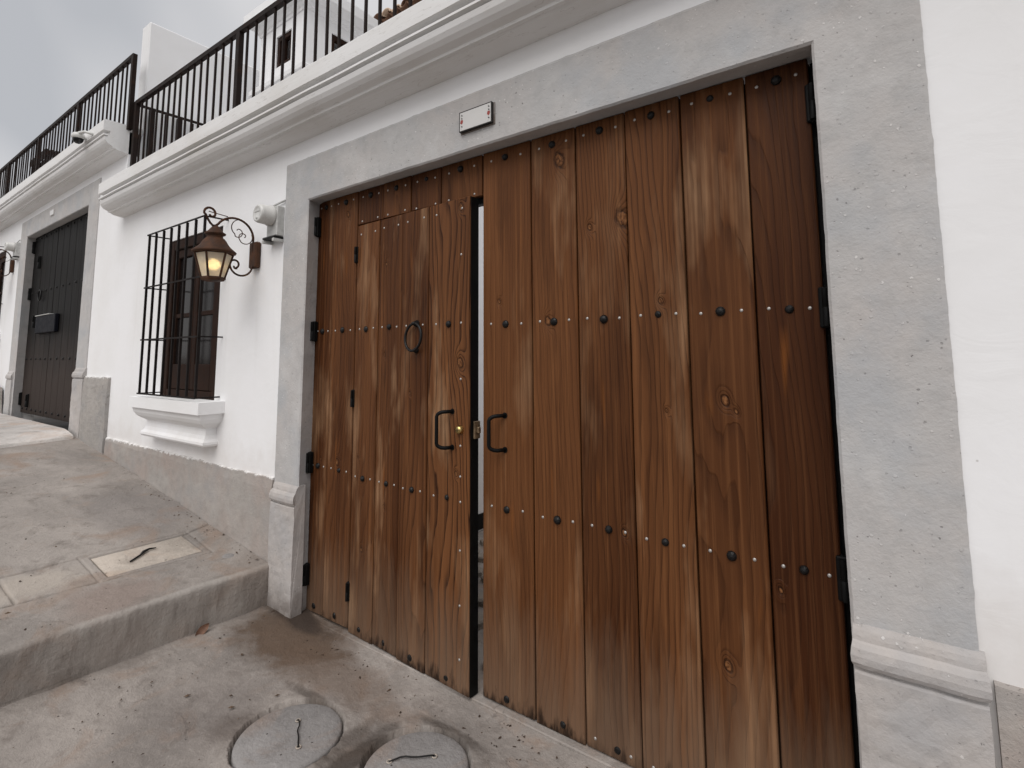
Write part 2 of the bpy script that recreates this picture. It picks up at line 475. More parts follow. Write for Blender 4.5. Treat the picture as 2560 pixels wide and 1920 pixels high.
    c = t.mix(c, (0.016, 0.011, 0.009), t.math('MULTIPLY', t.mr(e2, 0.0, 0.06, 0.9, 0.0), t.mr(t.noise(t.vmath('MULTIPLY', gp, (4, 4, 1)), 1.0, 2, 0.5), 0.38, 0.55, 0.25, 1.0)))
    c = t.mix(c, (1.0, 0.85, 0.71), 1.0, 'MULTIPLY')
    h = t.math('ADD', t.math('MULTIPLY', ring, -0.5), t.math('ADD', t.math('MULTIPLY', fib, -0.35), t.math('MULTIPLY', fib2, 0.4)))
    h = t.math('SUBTRACT', h, t.math('MULTIPLY', knot_halo, 0.6))
    return t.done(c, t.mr(fib2, 0.3, 0.7, 0.42, 0.66), t.bump(h, 0.75, 0.0045), spec=0.12)

def mat_simple(name, col, rough=0.5, metal=0.0, var=0.25, scale=30, bump=0.15, spec=0.5):
    t = NT(name)
    p = t.coord()
    a = t.noise(p, scale, 5, 0.6)
    c = t.mix(tuple(q * (1 - var) for q in col), tuple(min(1, q * (1 + var)) for q in col), t.mr(a, 0.3, 0.7))
    return t.done(c, t.mr(a, 0.3, 0.7, max(0.05, rough - 0.1), min(1, rough + 0.1)), t.bump(a, bump, 0.004), metal, spec)
def mat_rust(name, col, rust, amount=0.5):
    t = NT(name)
    p = t.coord()
    a = t.noise(p, 14, 6, 0.65)
    b = t.noise(p, 60, 4, 0.7)
    c = t.mix(col, rust, t.mr(a, 0.62 - amount * 0.35, 0.75))
    c = t.mix(c, tuple(q * 0.5 for q in col), t.mr(b, 0.55, 0.75, 0, 0.6))
    return t.done(c, t.mr(a, 0.3, 0.7, 0.5, 0.8), t.bump(b, 0.25, 0.003), 0.0, 0.14)

M = {}
M['wall'] = mat_white_wall()
M['cornice'] = mat_cornice()
M['surround'] = mat_plaster('grey_plaster', (0.45, 0.443, 0.438), (0.475, 0.448, 0.432))
M['base'] = mat_plaster('grey_base_plaster', (0.425, 0.402, 0.388), (0.45, 0.414, 0.39), 1.3, 1.0, 0.32)
M['plinth'] = mat_plaster('weathered_plinth', (0.36, 0.335, 0.312), (0.36, 0.305, 0.275), 1.2, 0.4, 0.5)
M['rough'] = mat_plaster('rough_render', (0.36, 0.34, 0.32), (0.40, 0.37, 0.345), 2.0, 0.5, 0.9)
M['drive'] = mat_concrete('driveway_concrete', (0.288, 0.258, 0.235),
    [(-2.78, -0.08, 0.46, 0.30, 0.88, (0.095, 0.062, 0.041)), (-2.40, -0.17, 0.60, 0.16, 0.6, (0.13, 0.088, 0.062)), (-2.95, 0.02, 0.35, 0.10, 0.8, (0.035, 0.025, 0.02)),
     (-1.78, -0.44, 0.09, 0.20, 0.85, (0.045, 0.034, 0.027)), (-2.20, -0.33, 0.22, 0.035, 0.7, (0.07, 0.055, 0.045)), (-1.88, -0.42, 0.05, 0.16, 0.6, (0.07, 0.055, 0.045)), (-1.58, -0.135, 0.22, 0.03, 0.65, (0.06, 0.048, 0.04)), (-2.33, -0.62, 0.13, 0.12, 0.6, (0.09, 0.068, 0.055)),
     (-2.55, -0.62, 0.3, 0.25, 0.35, (0.15, 0.13, 0.12))])
M['pave'] = mat_concrete('pavement_concrete', (0.268, 0.241, 0.219),
    [(-3.35, -0.75, 0.2, 0.25, 0.45, (0.23, 0.16, 0.13)), (-3.175, -0.45, 0.035, 0.7, 0.45, (0.42, 0.39, 0.36)), (-3.2, 0.0, 0.25, 0.2, 0.35, (0.17, 0.13, 0.105)),
     (-4.5, -0.25, 0.55, 0.35, 0.35, (0.19, 0.175, 0.17)), (-3.75, -1.0, 0.17, 0.26, 0.7, (0.42, 0.37, 0.32))])
M['lid'] = mat_concrete('cover_concrete', (0.27, 0.257, 0.25), None, 0.0)
M['lid2'] = mat_concrete('pale_cover_concrete', (0.42, 0.37, 0.32), None, 0.1)
M['newslab'] = mat_concrete('pale_slab_concrete', (0.52, 0.49, 0.465))
M['road'] = mat_concrete('road_surface', (0.12, 0.115, 0.11))
M['wood'] = mat_wood()
M['black'] = mat_simple('black_steel', (0.004, 0.004, 0.004), 0.55, 0.0, 0.3, 40, 0.1, 0.14)
M['iron'] = mat_simple('forged_iron', (0.007, 0.0065, 0.0065), 0.42, 0.2, 0.4, 60, 0.4, 0.3)
M['silver'] = mat_simple('zinc_nail', (0.42, 0.40, 0.38), 0.5, 0.7, 0.2, 90, 0.1)
M['brass'] = mat_simple('brass', (0.55, 0.40, 0.16), 0.28, 1.0, 0.15, 60, 0.05)
M['dullbrass'] = mat_simple('worn_brass', (0.20, 0.14, 0.085), 0.45, 0.6, 0.5, 70, 0.1)
M['rail'] = mat_rust('brown_railing_paint', (0.013, 0.0075, 0.006), (0.034, 0.017, 0.011), 0.3)
M['grille'] = mat_rust('dark_grille_paint', (0.009, 0.0065, 0.006), (0.022, 0.013, 0.010), 0.3)
M['lantern'] = mat_rust('rusted_lantern', (0.035, 0.020, 0.014), (0.115, 0.052, 0.028), 0.75)
M['darkwood'] = mat_simple('dark_window_wood', (0.026, 0.0135, 0.0095), 0.65, 0.0, 0.35, 20, 0.2, 0.08)
M['tile'] = mat_simple('glazed_tile', (0.60, 0.59, 0.575), 0.15, 0.0, 0.03, 12, 0.02)
M['tileblack'] = mat_simple('tile_border_black', (0.015, 0.013, 0.012), 0.3, 0.0, 0.1, 30, 0.02)
M['tilered'] = mat_simple('tile_flower_red', (0.28, 0.035, 0.025), 0.3, 0.0, 0.2, 60, 0.02)
M['meter'] = mat_simple('meter_plastic', (0.60, 0.595, 0.575), 0.3, 0.0, 0.08, 12, 0.04)
M['galv'] = mat_simple('galvanised_box', (0.50, 0.50, 0.485), 0.5, 0.1, 0.15, 30, 0.08)
M['clay'] = mat_rust('clay_roof_tile', (0.50, 0.36, 0.26), (0.62, 0.49, 0.37), 0.5)
M['clayd'] = mat_rust('old_shaded_clay_tile', (0.13, 0.07, 0.045), (0.20, 0.11, 0.07), 0.5)  # dark clay; also the brown shadow between cream tiles, put into the colour
M['nbgate'] = None
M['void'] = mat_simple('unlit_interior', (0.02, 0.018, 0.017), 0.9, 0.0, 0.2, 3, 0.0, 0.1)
M['camwhite'] = mat_simple('white_plastic', (0.62, 0.62, 0.60), 0.35, 0.0, 0.03, 10, 0.02)
M['camblack'] = mat_simple('smoked_dome', (0.006, 0.006, 0.007), 0.08, 0.0, 0.1, 10, 0.0)
M['deadleaf'] = mat_simple('dry_leaf', (0.15, 0.075, 0.045), 0.7, 0.0, 0.4, 50, 0.3)
M['stone'] = mat_concrete('court_stone', (0.27, 0.235, 0.20))
M['navy'] = mat_simple('navy_letter_box', (0.003, 0.0035, 0.007), 0.6, 0.0, 0.2, 20, 0.05, 0.12)

def mat_dark_gate():
    t = NT('black_brown_gate_paint')
    p = t.coord()
    r = t.rand()
    q = t.vmath('ADD', p, t.comb(t.math('MULTIPLY', r, 31), 0, t.math('MULTIPLY', r, 17)))
    a = t.noise(t.vmath('MULTIPLY', q, (50, 20, 1.6)), 1.0, 4, 0.6)
    b = t.noise(t.vmath('MULTIPLY', q, (3, 3, 0.8)), 1.0, 3, 0.6)
    c = t.mix((0.005, 0.0048, 0.0048), (0.013, 0.011, 0.010), t.mr(a, 0.4, 0.75))
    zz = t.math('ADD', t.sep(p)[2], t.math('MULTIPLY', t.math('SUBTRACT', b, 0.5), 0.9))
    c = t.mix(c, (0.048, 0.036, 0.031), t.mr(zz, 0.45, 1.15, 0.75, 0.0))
    return t.done(c, t.mr(a, 0.3, 0.7, 0.55, 0.75), t.bump(a, 0.3, 0.003), spec=0.12)
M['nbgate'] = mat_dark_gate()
def mat_glass(name, col, rough, trans):
    t = NT(name)
    p = t.coord()
    a = t.noise(p, 20, 3, 0.5)
    t.b.inputs['Transmission Weight'].default_value = trans
    t.b.inputs['IOR'].default_value = 1.35
    return t.done(t.mix(col, tuple(q * 0.85 for q in col), t.mr(a, 0.4, 0.7)), rough, spec=0.5)
M['lampglass'] = mat_glass('frosted_lantern_glass', (0.90, 0.84, 0.72), 0.35, 0.5)
M['pane'] = mat_glass('dark_window_glass', (0.012, 0.010, 0.010), 0.12, 0.0)
M['pane'].node_tree.nodes['Principled BSDF'].inputs['Specular IOR Level'].default_value = 0.25
def mat_bulb():
    t = NT('lit_bulb')
    t.b.inputs['Emission Color'].default_value = (1.0, 0.74, 0.34, 1)
    lw = t.n('ShaderNodeTexCoord').outputs['Object']
    n = t.noise(lw, 12, 2, 0.5)
    t.put(t.b.inputs['Emission Strength'], t.mr(n, 0.3, 0.7, 3.2, 3.8))
    return t.done((0.9, 0.75, 0.5), 0.4)
M['bulb'] = mat_bulb()

# ------------------------------------------------------------------ ground
def axis(*segs):
    out = []
    for a, b, st in segs:
        n = max(1, int(round((b - a) / st)))
        out += list(np.linspace(a, b, n, endpoint=False))
    out.append(segs[-1][1])
    return np.array(out)

# big sheet to the horizon, falling with the street
gx = np.array([-900, -60, -14, -3, 1, 8, 60, 900.0]); gy = np.array([-900, -40, -12, -3.2, 0.2, 30, 900.0])
GX, GY = np.meshgrid(gx, gy)
GZ = np.clip(-0.34 - 0.11 * (GX + 3.0), -6, 3.0) * np.where(np.abs(GX) > 60, 1.0, 1.0) - np.where(GY > 0.1, 0.6, 0.0)
ground = struct(link('road', grid_mesh('road', GX, GY, np.minimum(GZ, 0.9 + 0 * GZ) - 0.1, False), M['road']))

# driveway in front of the gate, a gently uneven cast slab
xs = axis((-3.24, -2.36, 0.0105), (-2.36, -1.3, 0.005), (-1.3, -0.55, 0.0105), (-0.55, 3.0, 0.15)); ys = axis((-2.6, -1.32, 0.08), (-1.32, -0.78, 0.0105), (-0.78, -0.1, 0.005), (-0.1, 0.02, 0.0105), (0.02, 0.2, 0.03))
X_, Y_ = np.meshgrid(xs, ys)
Z_ = 0.012 * fbm(X_ * 1.1, Y_ * 1.1, 3) + 0.0075 * fbm(X_ * 6, Y_ * 6, 5, 4) + 0.0028 * fbm(X_ * 26, Y_ * 26, 9, 3)
Z_ += 0.045 * sstep(-2.65, -3.2, X_)
Z_ -= 0.012
COVERS = [(-2.09, -0.525, 0.205), (-1.55, -0.345, 0.197)]
for (cx, cy, cr0) in COVERS:
    d = np.hypot(X_ - cx, Y_ - cy); ang = np.arctan2(Y_ - cy, X_ - cx)
    wob = 0.006 * fbm(np.cos(ang) * 3 + cx * 5, np.sin(ang) * 3, 21) + 0.006 * fbm(np.cos(ang) * 13 + cx * 5, np.sin(ang) * 13, 22, 2)
    rim = cr0 + 0.009 + wob + 0.016 * np.maximum(0, np.cos(ang - (2.5 if cx < -1.8 else 2.9))) ** 4
    flat = sstep(cr0 + 0.10, cr0 + 0.015, d) * 0.8
    Z_ = Z_ * (1 - flat) + flat * (0.0035 * fbm(X_ * 30, Y_ * 30, 31))
    Z_ += (0.006 * np.maximum(0, fbm(X_ * 9, Y_ * 9, 41)) + 0.004 * fbm(X_ * 40, Y_ * 40, 42, 2)) * np.exp(-((d - rim - 0.02) / 0.03) ** 2)
    Z_ = np.where(d < rim, -0.05, Z_)
# old cut line and patched edge running to the first cover
def seg_dist(X, Y, a, b):
    ax, ay = a; bx, by = b
    t = np.clip(((X - ax) * (bx - ax) + (Y - ay) * (by - ay)) / ((bx - ax) ** 2 + (by - ay) ** 2), 0, 1)
    return np.hypot(X - ax - t * (bx - ax), Y - ay - t * (by - ay))
dj = seg_dist(X_, Y_, (-2.62, -0.40), (-2.36, -0.98)) + 0.006 * fbm(X_ * 9, Y_ * 9, 50)
Z_ -= 0.008 * np.exp(-(dj / 0.008) ** 2)
drive = struct(link('driveway', grid_mesh('driveway', X_, Y_, Z_), M['drive']))

# sloping pavement with the step down to the driveway
def pave_z(x): return 0.272 + 0.119 * (-3.2 - x)
SLAB = (-10.2, -7.12)
xe = -3.165
prof_x = [(-14.0 + 0.25 * i, 0) for i in range(int((14.0 - 6.6) / 0.25))]
xs = list(axis((-14.0, -7.2, 0.12), (-7.2, -4.2, 0.03), (-4.2, -4.02, 0.011), (-4.02, -3.5, 0.0045), (-3.5, xe - 0.03, 0.011)))
dz = [0.0] * len(xs)
for dxx, d in ((-0.018, 0.002), (-0.009, 0.006), (-0.003, 0.013), (0.0, 0.022), (0.001, 0.05), (0.0, 0.09), (-0.003, 0.13), (-0.006, 0.17), (-0.012, 0.22), (-0.02, 0.27), (-0.024, 0.36)):
    xs.append(xe + dxx); dz.append(d)
xs = np.array(xs); dz = np.array(dz)
ys = axis((-4.0, -1.5, 0.12), (-1.5, -1.14, 0.0115), (-1.14, -0.012, 0.0055))
X_, Y_ = np.meshgrid(xs, ys); DZ = np.meshgrid(dz, ys)[0]
Z_ = pave_z(np.minimum(X_, xe - 0.03)) - DZ
Z_ += (0.014 * fbm(X_ * 0.9, Y_ * 0.9, 60) + 0.005 * fbm(X_ * 5, Y_ * 5, 61) + 0.002 * fbm(X_ * 24, Y_ * 24, 62)) * (DZ < 0.03)
edge = sstep(xe - 0.06, xe, X_)
X_ = X_ + edge * (0.028 * fbm(Y_ * 1.4, 0.3 + 0 * Y_, 63) + 0.012 * fbm(Y_ * 7, DZ * 6, 64) + 0.006 * fbm(Y_ * 25, DZ * 18, 65))
# recess for the rectangular inspection cover, and tooled joints
RC = (-3.90, -3.60, -0.70, -0.215)
inr = (X_ > RC[0] - 0.005) & (X_ < RC[1] + 0.005) & (Y_ > RC[2] - 0.005) & (Y_ < RC[3] + 0.005)
Z_ = np.where(inr, Z_ - 0.04, Z_)
fr = np.minimum.reduce([np.maximum(RC[0] - 0.05 - X_, X_ - RC[1] - 0.05), X_ * 0 + 9])
frame_d = np.maximum(np.maximum(RC[0] - X_, X_ - RC[1]), np.maximum(RC[2] - Y_, Y_ - RC[3]))
Z_ -= 0.010 * np.exp(-((frame_d - 0.045 - 0.006 * fbm(X_ * 8, Y_ * 8, 66)) / 0.0045) ** 2)
for a, b in (((-3.915, -1.6), (-3.93, -0.70)), ((-3.90, -0.21), (-3.985, 0.0)), ((-3.59, -1.6), (-3.565, -0.76)), ((-3.90, -1.085), (-3.59, -1.08))):
    dj = seg_dist(X_, Y_, a, b) + 0.006 * fbm(X_ * 7, Y_ * 7, 67)
    Z_ -= 0.018 * np.exp(-(dj / 0.0055) ** 2)
Z_ -= 0.012 * np.exp(-(np.hypot(X_ + 3.433, Y_ + 0.136) / 0.035) ** 4) * 0.4
Z_ = np.where((X_ > -10.25) & (X_ < -7.02), np.minimum(Z_, 0.70), Z_)      # cut away under the level apron uphill
pave = struct(link('pavement', grid_mesh('pavement', X_, Y_, Z_), M['pave']))

# paler slab in front of the neighbouring gate
us = np.concatenate([np.linspace(-10.3, -7.3, 40), np.linspace(-7.25, -6.9, 14), [-6.88, -6.87, -6.866]]); ys = axis((-4.0, -0.055, 0.05))
U_, Y_ = np.meshgrid(us, ys)
shift = (0.17 * np.clip(-Y_ - 0.05, 0, 1.2) + 0.02 * fbm(Y_ * 3, Y_ * 0, 71)) * sstep(-7.3, -6.95, U_)
X_ = U_ + shift
Z_ = np.minimum(0.785, 0.785 + (pave_z(X_) + 0.034 - 0.785) * sstep(-7.35, -6.9, U_)) + 0.003 * fbm(X_ * 2, Y_ * 2, 70)
Z_ -= np.where(U_ > -6.885, 0.006, 0) + np.where(U_ > -6.868, 0.08, 0)
slab = struct(link('neighbour_driveway', grid_mesh('neighbour_driveway', X_, Y_, Z_), M['newslab']))

# ------------------------------------------------------------------ houses
def wall_mesh(x0, x1, z0, z1, openings, y0=0.012, y1=0.25):
    """openings: non-overlapping in x (ox0, ox1, oz0, oz1)"""
    mb = MB()
    cur = x0
    for (a, b, c, d) in sorted(openings):
        mb.box(cur, a, y0, y1, z0, z1)
        if c > z0: mb.box(a, b, y0, y1, z0, c)
        mb.box(a, b, y0, y1, d, z1)
        cur = b
    mb.box(cur, x1, y0, y1, z0, z1)
    return mb

CORN = [(0.10, 2.895), (0.012, 2.895), (-0.028, 2.899), (-0.060, 2.903), (-0.086, 2.911), (-0.098, 2.921),
        (-0.118, 2.921), (-0.120, 2.933), (-0.126, 2.937), (-0.153, 2.948), (-0.171, 2.965), (-0.184, 2.986), (-0.191, 3.012),
        (-0.164, 3.017), (-0.164, 3.028), (-0.200, 3.031), (-0.200, 3.043), (-0.148, 3.047), (-0.148, 3.078), (-0.204, 3.079),
        (-0.205, 3.110), (-0.205, 3.178), (-0.199, 3.186), (0.12, 3.190)]
def cornice_mesh(x0, x1, dz, seed):
    n = max(2, int((x1 - x0) / 0.06)); xs = np.linspace(x0, x1, n)
    P = np.array(CORN)
    vs = []; fs = []; k = len(P)
    for i, x in enumerate(xs):
        wy = 0.004 * fbm(np.array([x * 1.3]), np.array([seed * 1.0]), seed)[0]
        wz = 0.005 * fbm(np.array([x * 1.1]), np.array([seed + 4.0]), seed)[0]
        for j, (y, z) in enumerate(P):
            f = 1.0 if y < 0.05 else 0.0
            vs.append((x, y + wy * f, z + wz * f + dz))
    for i in range(n - 1):
        for j in range(k):
            fs.append((i * k + j, i * k + (j + 1) % k, (i + 1) * k + (j + 1) % k, (i + 1) * k + j))
    mb = MB(); mb.add(vs, fs)
    mb.add(vs, [tuple(range(k)), tuple(range((n - 1) * k, n * k))])
    return mb

def surround_mesh(xi0, xi1, xo0, xo1, zi, zo, zb, seed):
    """grey plaster band round a gate opening: front face y~0, reveal back to y=.12, wavering outer edge"""
    pts = []
    st = 0.02
    nl = int((zi - zb) / st)
    for i in range(nl + 1):
        t = i / nl
        pts.append(((xi0, zb + (zi - zb) * t), (xo0, zb + (zo - zb) * t), (-1, 0)))
    nt = int((xi1 - xi0) / st)
    for i in range(1, nt + 1):
        t = i / nt
        pts.append(((xi0 + (xi1 - xi0) * t, zi), (xo0 + (xo1 - xo0) * t, zo), (0, 1)))
    for i in range(1, nl + 1):
        t = 1 - i / nl
        pts.append(((xi1, zb + (zi - zb) * t), (xo1, zb + (zo - zb) * t), (1, 0)))
    L = np.arange(len(pts)) * st
    jo = 0.0012 * fbm(L * 2.3, L * 0 + seed, seed) + 0.0016 * (RNG.random(len(L)) - 0.5) + 0.0035 * (RNG.random(len(L)) ** 10)
    ji = 0.0025 * fbm(L * 3, L * 0 + 7, seed + 2) + 0.0015 * fbm(L * 22, L * 0 + 9, seed + 3, 2)
    fr = (0.0, 0.03, 0.25, 0.5, 0.75, 0.96, 1.0)
    vs = []; fs = []
    rows = len(fr) + 2
    for i, (a, b, n) in enumerate(pts):
        ax, az = a[0] - n[0] * ji[i], a[1] - n[1] * ji[i]
        bx, bz = b[0] + n[0] * jo[i], b[1] + n[1] * jo[i]
        col = []
        # reveal, splayed a little
        col.append((ax + n[0] * 0.040, 0.125, az + n[1] * 0.014))
        for q, f in enumerate(fr):
            y = 0.0 + 0.0018 * float(fbm(np.array([L[i] * 2.5]), np.array([f * 2.0]), seed + 6)[0])
            if q == 0: y = 0.007
            if q == len(fr) - 1: y = 0.005
            col.append((ax + (bx - ax) * f, y, az + (bz - az) * f))
        col.append((bx, 0.02, bz))
        vs += col
    for i in range(len(pts) - 1):
        for j in range(rows - 1):
            fs.append((i * rows + j, (i + 1) * rows + j, (i + 1) * rows + j + 1, i * rows + j + 1))
    return MB().add(vs, fs, False)

BASEP = [(0.05, 0.0), (-0.026, 0.0), (-0.026, 0.632), (-0.024, 0.638), (-0.016, 0.640), (-0.016, 0.648), (-0.028, 0.650), (-0.034, 0.662), (-0.035, 0.680),
         (-0.031, 0.700), (-0.022, 0.712), (-0.016, 0.716), (-0.015, 0.728), (-0.011, 0.742), (-0.002, 0.756), (0.05, 0.756)]
def base_mesh(x0, x1, zb, zt_shift, seed):
    """pilaster base with a worn torus moulding, uneven faces"""
    P = []
    for (y, z) in BASEP:
        P.append((y, z + zt_shift if z > 0.0 else zb))
    # subdivide the tall face
    tall = []
    for i, (y, z) in enumerate(P):
        tall.append((y, z))
        if i == 1:
            for k in range(1, 26):
                tall.append((y, z + (P[2][1] - z) * k / 26))
    P = tall
    n = 15; xs = np.linspace(x0, x1, n)
    vs = []; fs = []; k = len(P)
    for i, x in enumerate(xs):
        u = (i / (n - 1)) * 2 - 1
        for (y, z) in P:
            f = 1.0 if y < 0.03 else 0.0
            nz = float(fbm(np.array([x * 12 + seed]), np.array([z * 12]), seed)[0])
            nf = float(fbm(np.array([x * 45 + seed]), np.array([z * 45]), seed + 1, 2)[0])
            rnd_ = 0.006 * max(0.0, abs(u) - 0.8) / 0.2
            prot = (y + 0.026) if y < -0.0265 else 0.0
            xx = x + (0.006 * u * (abs(prot) / 0.009) if abs(u) > 0.99 else 0) + (0.004 * nz * (1 if abs(u) > 0.99 else 0))
            vs.append((xx, y + f * (0.004 * nz + 0.003 * nf + rnd_), z))
    for i in range(n - 1):
        for j in range(k):
            fs.append((i * k + j, i * k + (j + 1) % k, (i + 1) * k + (j + 1) % k, (i + 1) * k + j))
    mb = MB(); mb.add(vs, fs, False)
    mb.add(vs, [tuple(range(k)), tuple(range((n - 1) * k, n * k))])
    return mb

def plinth_mesh(x0, x1, ztop, zbot, proud, seed, right_end=True):
    """rough band along the foot of a wall: ragged top edge, face proud of the wall"""
    n = max(4, int((x1 - x0) / 0.02)); xs = np.linspace(x0, x1, n)
    rows = 9
    X_, T = np.meshgrid(xs, np.linspace(0, 1, rows))
    topj = ztop + 0.012 * fbm(X_ * 1.5, X_ * 0 + seed, seed) + 0.008 * fbm(X_ * 11, X_ * 0, seed + 1, 3)
    zb = np.array([zbot(x) for x in xs])[None, :].repeat(rows, 0)
    Z_ = zb + (topj - zb) * T
    Y_ = 0.012 - proud + 0.006 * fbm(X_ * 5, Z_ * 5, seed + 2) + 0.003 * fbm(X_ * 22, Z_ * 22, seed + 3, 2)
    Y_ = np.where(T > 0.99, Y_ + proud * 0.35, Y_)
    vs = []; fs = []
    for r in range(rows):
        for i in range(n): vs.append((X_[r, i], Y_[r, i], Z_[r, i]))
    for i in range(n): vs.append((X_[rows - 1, i], 0.03, Z_[rows - 1, i] + 0.006))
    for r in range(rows):
        for i in range(n - 1):
            fs.append((r * n + i, r * n + i + 1, (r + 1) * n + i + 1, (r + 1) * n + i))
    mb = MB(); mb.add(vs, fs)
    # ends
    for i in (0, n - 1):
        x = xs[i]
        e = [(X_[r, i], Y_[r, i], Z_[r, i]) for r in range(rows)]
        b = [(x, 0.05, Z_[r, i]) for r in range(rows)]
        mb.add(e + b, [(r, r + 1, rows + r + 1, rows + r) for r in range(rows - 1)])
    return mb

# --- our house
house = thing('house', 'white house with grey gate surround around the brown wooden gate and open railing above', 'house', (0, 0, 0))
WIN = (-5.0, -4.05, 1.20, 2.50)
GATE = (-2.99, -0.13, -0.2, 2.505)
part('wall', wall_mesh(-6.13, 3.0, -0.6, 3.12, [(WIN[0], WIN[1], WIN[2], WIN[3]), GATE]), M['wall'], house)
part('cornice', cornice_mesh(-6.13, 3.0, 0.0, 5), M['cornice'], house)
part('gate_surround', surround_mesh(-2.93, -0.165, -3.195, 0.112, 2.487, 2.768, 0.0, 12), M['surround'], house)
part('pilaster_base', base_mesh(-3.19, -2.93, -0.03, -0.005, 3), M['base'], house)
part('pilaster_base', base_mesh(-0.160, 0.122, -0.03, -0.005, 8), M['base'], house)
part('plinth', plinth_mesh(-6.12, -3.2, 0.765, lambda x: pave_z(x) - 0.05, 0.022, 14), M['plinth'], house)['paint_edge'] = [0.765, 0.0, 0.0]
part('plinth', plinth_mesh(0.135, 3.0, 0.685, lambda x: -0.05, 0.03, 18), M['plinth'], house)['paint_edge'] = [0.70, 0.0, 0.0]
part('terrace_slab', MB().box(-6.12, -3.1, 0.26, 5.9, 2.96, 3.10), M['wall'], house)
part('back_wall', MB().box(-6.12, 0.55, 5.9, 6.1, -0.2, 3.0), M['wall'], house)
part('courtyard_wall', MB().box(-3.3, -3.1, 0.26, 5.9, -0.1, 2.955), M['wall'], house)
part('courtyard_wall', MB().box(0.35, 0.55, 0.26, 5.9, -0.1, 2.3), M['wall'], house)
part('skirting', MB().box(-3.1, -3.085, 0.26, 5.88, 0.0, 0.13), M['black'], house)
part('room_floor', MB().box(-6.1, -3.3, 0.26, 5.9, 0.5, 0.6), M['void'], house)
party = part('parapet_wall', MB().cbox(-6.335, -6.135, 0.12, 4.6, 3.4, 5.03, 0.012), M['wall'], house)

# window
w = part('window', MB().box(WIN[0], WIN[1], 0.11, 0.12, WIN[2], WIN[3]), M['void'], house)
fr = MB()
t_ = 0.085
fr.cbox(WIN[0], WIN[0] + t_, 0.02, 0.10, WIN[2], WIN[3], 0.006).cbox(WIN[1] - t_, WIN[1], 0.02, 0.10, WIN[2], WIN[3], 0.006)
fr.cbox(WIN[0] + t_, WIN[1] - t_, 0.02, 0.10, WIN[3] - t_, WIN[3], 0.006).cbox(WIN[0] + t_, WIN[1] - t_, 0.02, 0.10, WIN[2], WIN[2] + 0.06, 0.006)
part('frame', fr, M['darkwood'], w)
cxw = (WIN[0] + WIN[1]) / 2
for a, b in ((WIN[0] + t_ + 0.003, cxw - 0.003), (cxw + 0.003, WIN[1] - t_ - 0.003)):
    sa = MB()
    z0, z1 = WIN[2] + 0.063, WIN[3] - t_ - 0.003
    sa.cbox(a, a + 0.06, 0.035, 0.08, z0, z1, 0.005).cbox(b - 0.06, b, 0.035, 0.08, z0, z1, 0.005)
    sa.cbox(a + 0.06, b - 0.06, 0.035, 0.08, z1 - 0.07, z1, 0.005).cbox(a + 0.06, b - 0.06, 0.035, 0.08, z0, z0 + 0.20, 0.005)
    sa.cbox(a + 0.06, b - 0.06, 0.040, 0.075, 1.84, 1.875, 0.004)
    part('casement', sa, M['darkwood'], w)
    part('pane', MB().box(a + 0.055, b - 0.055, 0.055, 0.060, z0 + 0.19, 1.845), M['pane'], w)
    part('pane', MB().box(a + 0.055, b - 0.055, 0.055, 0.060, 1.87, z1 - 0.06), M['pane'], w)

# corbelled window sill
def sill_mesh(x0, x1):
    prof = [(0.0, 1.205), (0.0, 1.122), (0.022, 1.120), (0.024, 1.108), (0.030, 1.082), (0.046, 1.055), (0.070, 1.035), (0.094, 1.020), (0.104, 1.012),
            (0.104, 0.995), (0.100, 0.965), (0.090, 0.940), (0.074, 0.922), (0.072, 0.905), (0.080, 0.892), (0.098, 0.885)]   # (inset, z)
    P = 0.165
    vs = []; fs = []
    for ins, z in prof:
        vs += [(x0 + ins, 0.012, z), (x0 + ins, -P + ins, z), (x1 - ins, -P + ins, z), (x1 - ins, 0.012, z)]
    for i in range(len(prof) - 1):
        for j in range(3):
            fs.append((i * 4 + j, i * 4 + j + 1, (i + 1) * 4 + j + 1, (i + 1) * 4 + j))
    mb = MB().add(vs, fs)
    n = len(prof) - 1
    mb.add(vs, [(0, 1, 2, 3), (n * 4, n * 4 + 1, n * 4 + 2, n * 4 + 3)])
    return mb
sill = part('window_sill', sill_mesh(-5.13, -3.885), M['wall'], house)

# decorative chimney on the roof terrace
ch = part('chimney', MB(), M['wall'], house)
bpy.data.meshes.remove(ch.data) if False else None
cm = MB()
cx0, cx1, cy0, cy1 = -5.565, -4.68, 1.0, 1.88
zb_, zt_ = 3.1, 5.12
wz0, wz1 = 4.60, 4.955
fx0, fx1 = -5.235, -4.945
th = 0.10
cm.box(cx0, fx0, cy0, cy0 + th, zb_, zt_).box(fx1, cx1, cy0, cy0 + th, zb_, zt_).box(fx0, fx1, cy0, cy0 + th, zb_, wz0).box(fx0, fx1, cy0, cy0 + th, wz1, zt_)
sy0, sy1 = 1.30, 1.60
cm.box(cx1 - th, cx1, cy0 + th, sy0, zb_, zt_).box(cx1 - th, cx1, sy1, cy1, zb_, zt_).box(cx1 - th, cx1, sy0, sy1, zb_, wz0).box(cx1 - th, cx1, sy0, sy1, wz1, zt_)
cm.box(cx0, cx0 + th, cy0 + th, cy1, zb_, zt_).box(cx0 + th, cx1 - th, cy1 - th, cy1, zb_, zt_)
ch.data = cm.mesh('chimney'); ch.data.materials.append(M['wall'])
cap = MB()
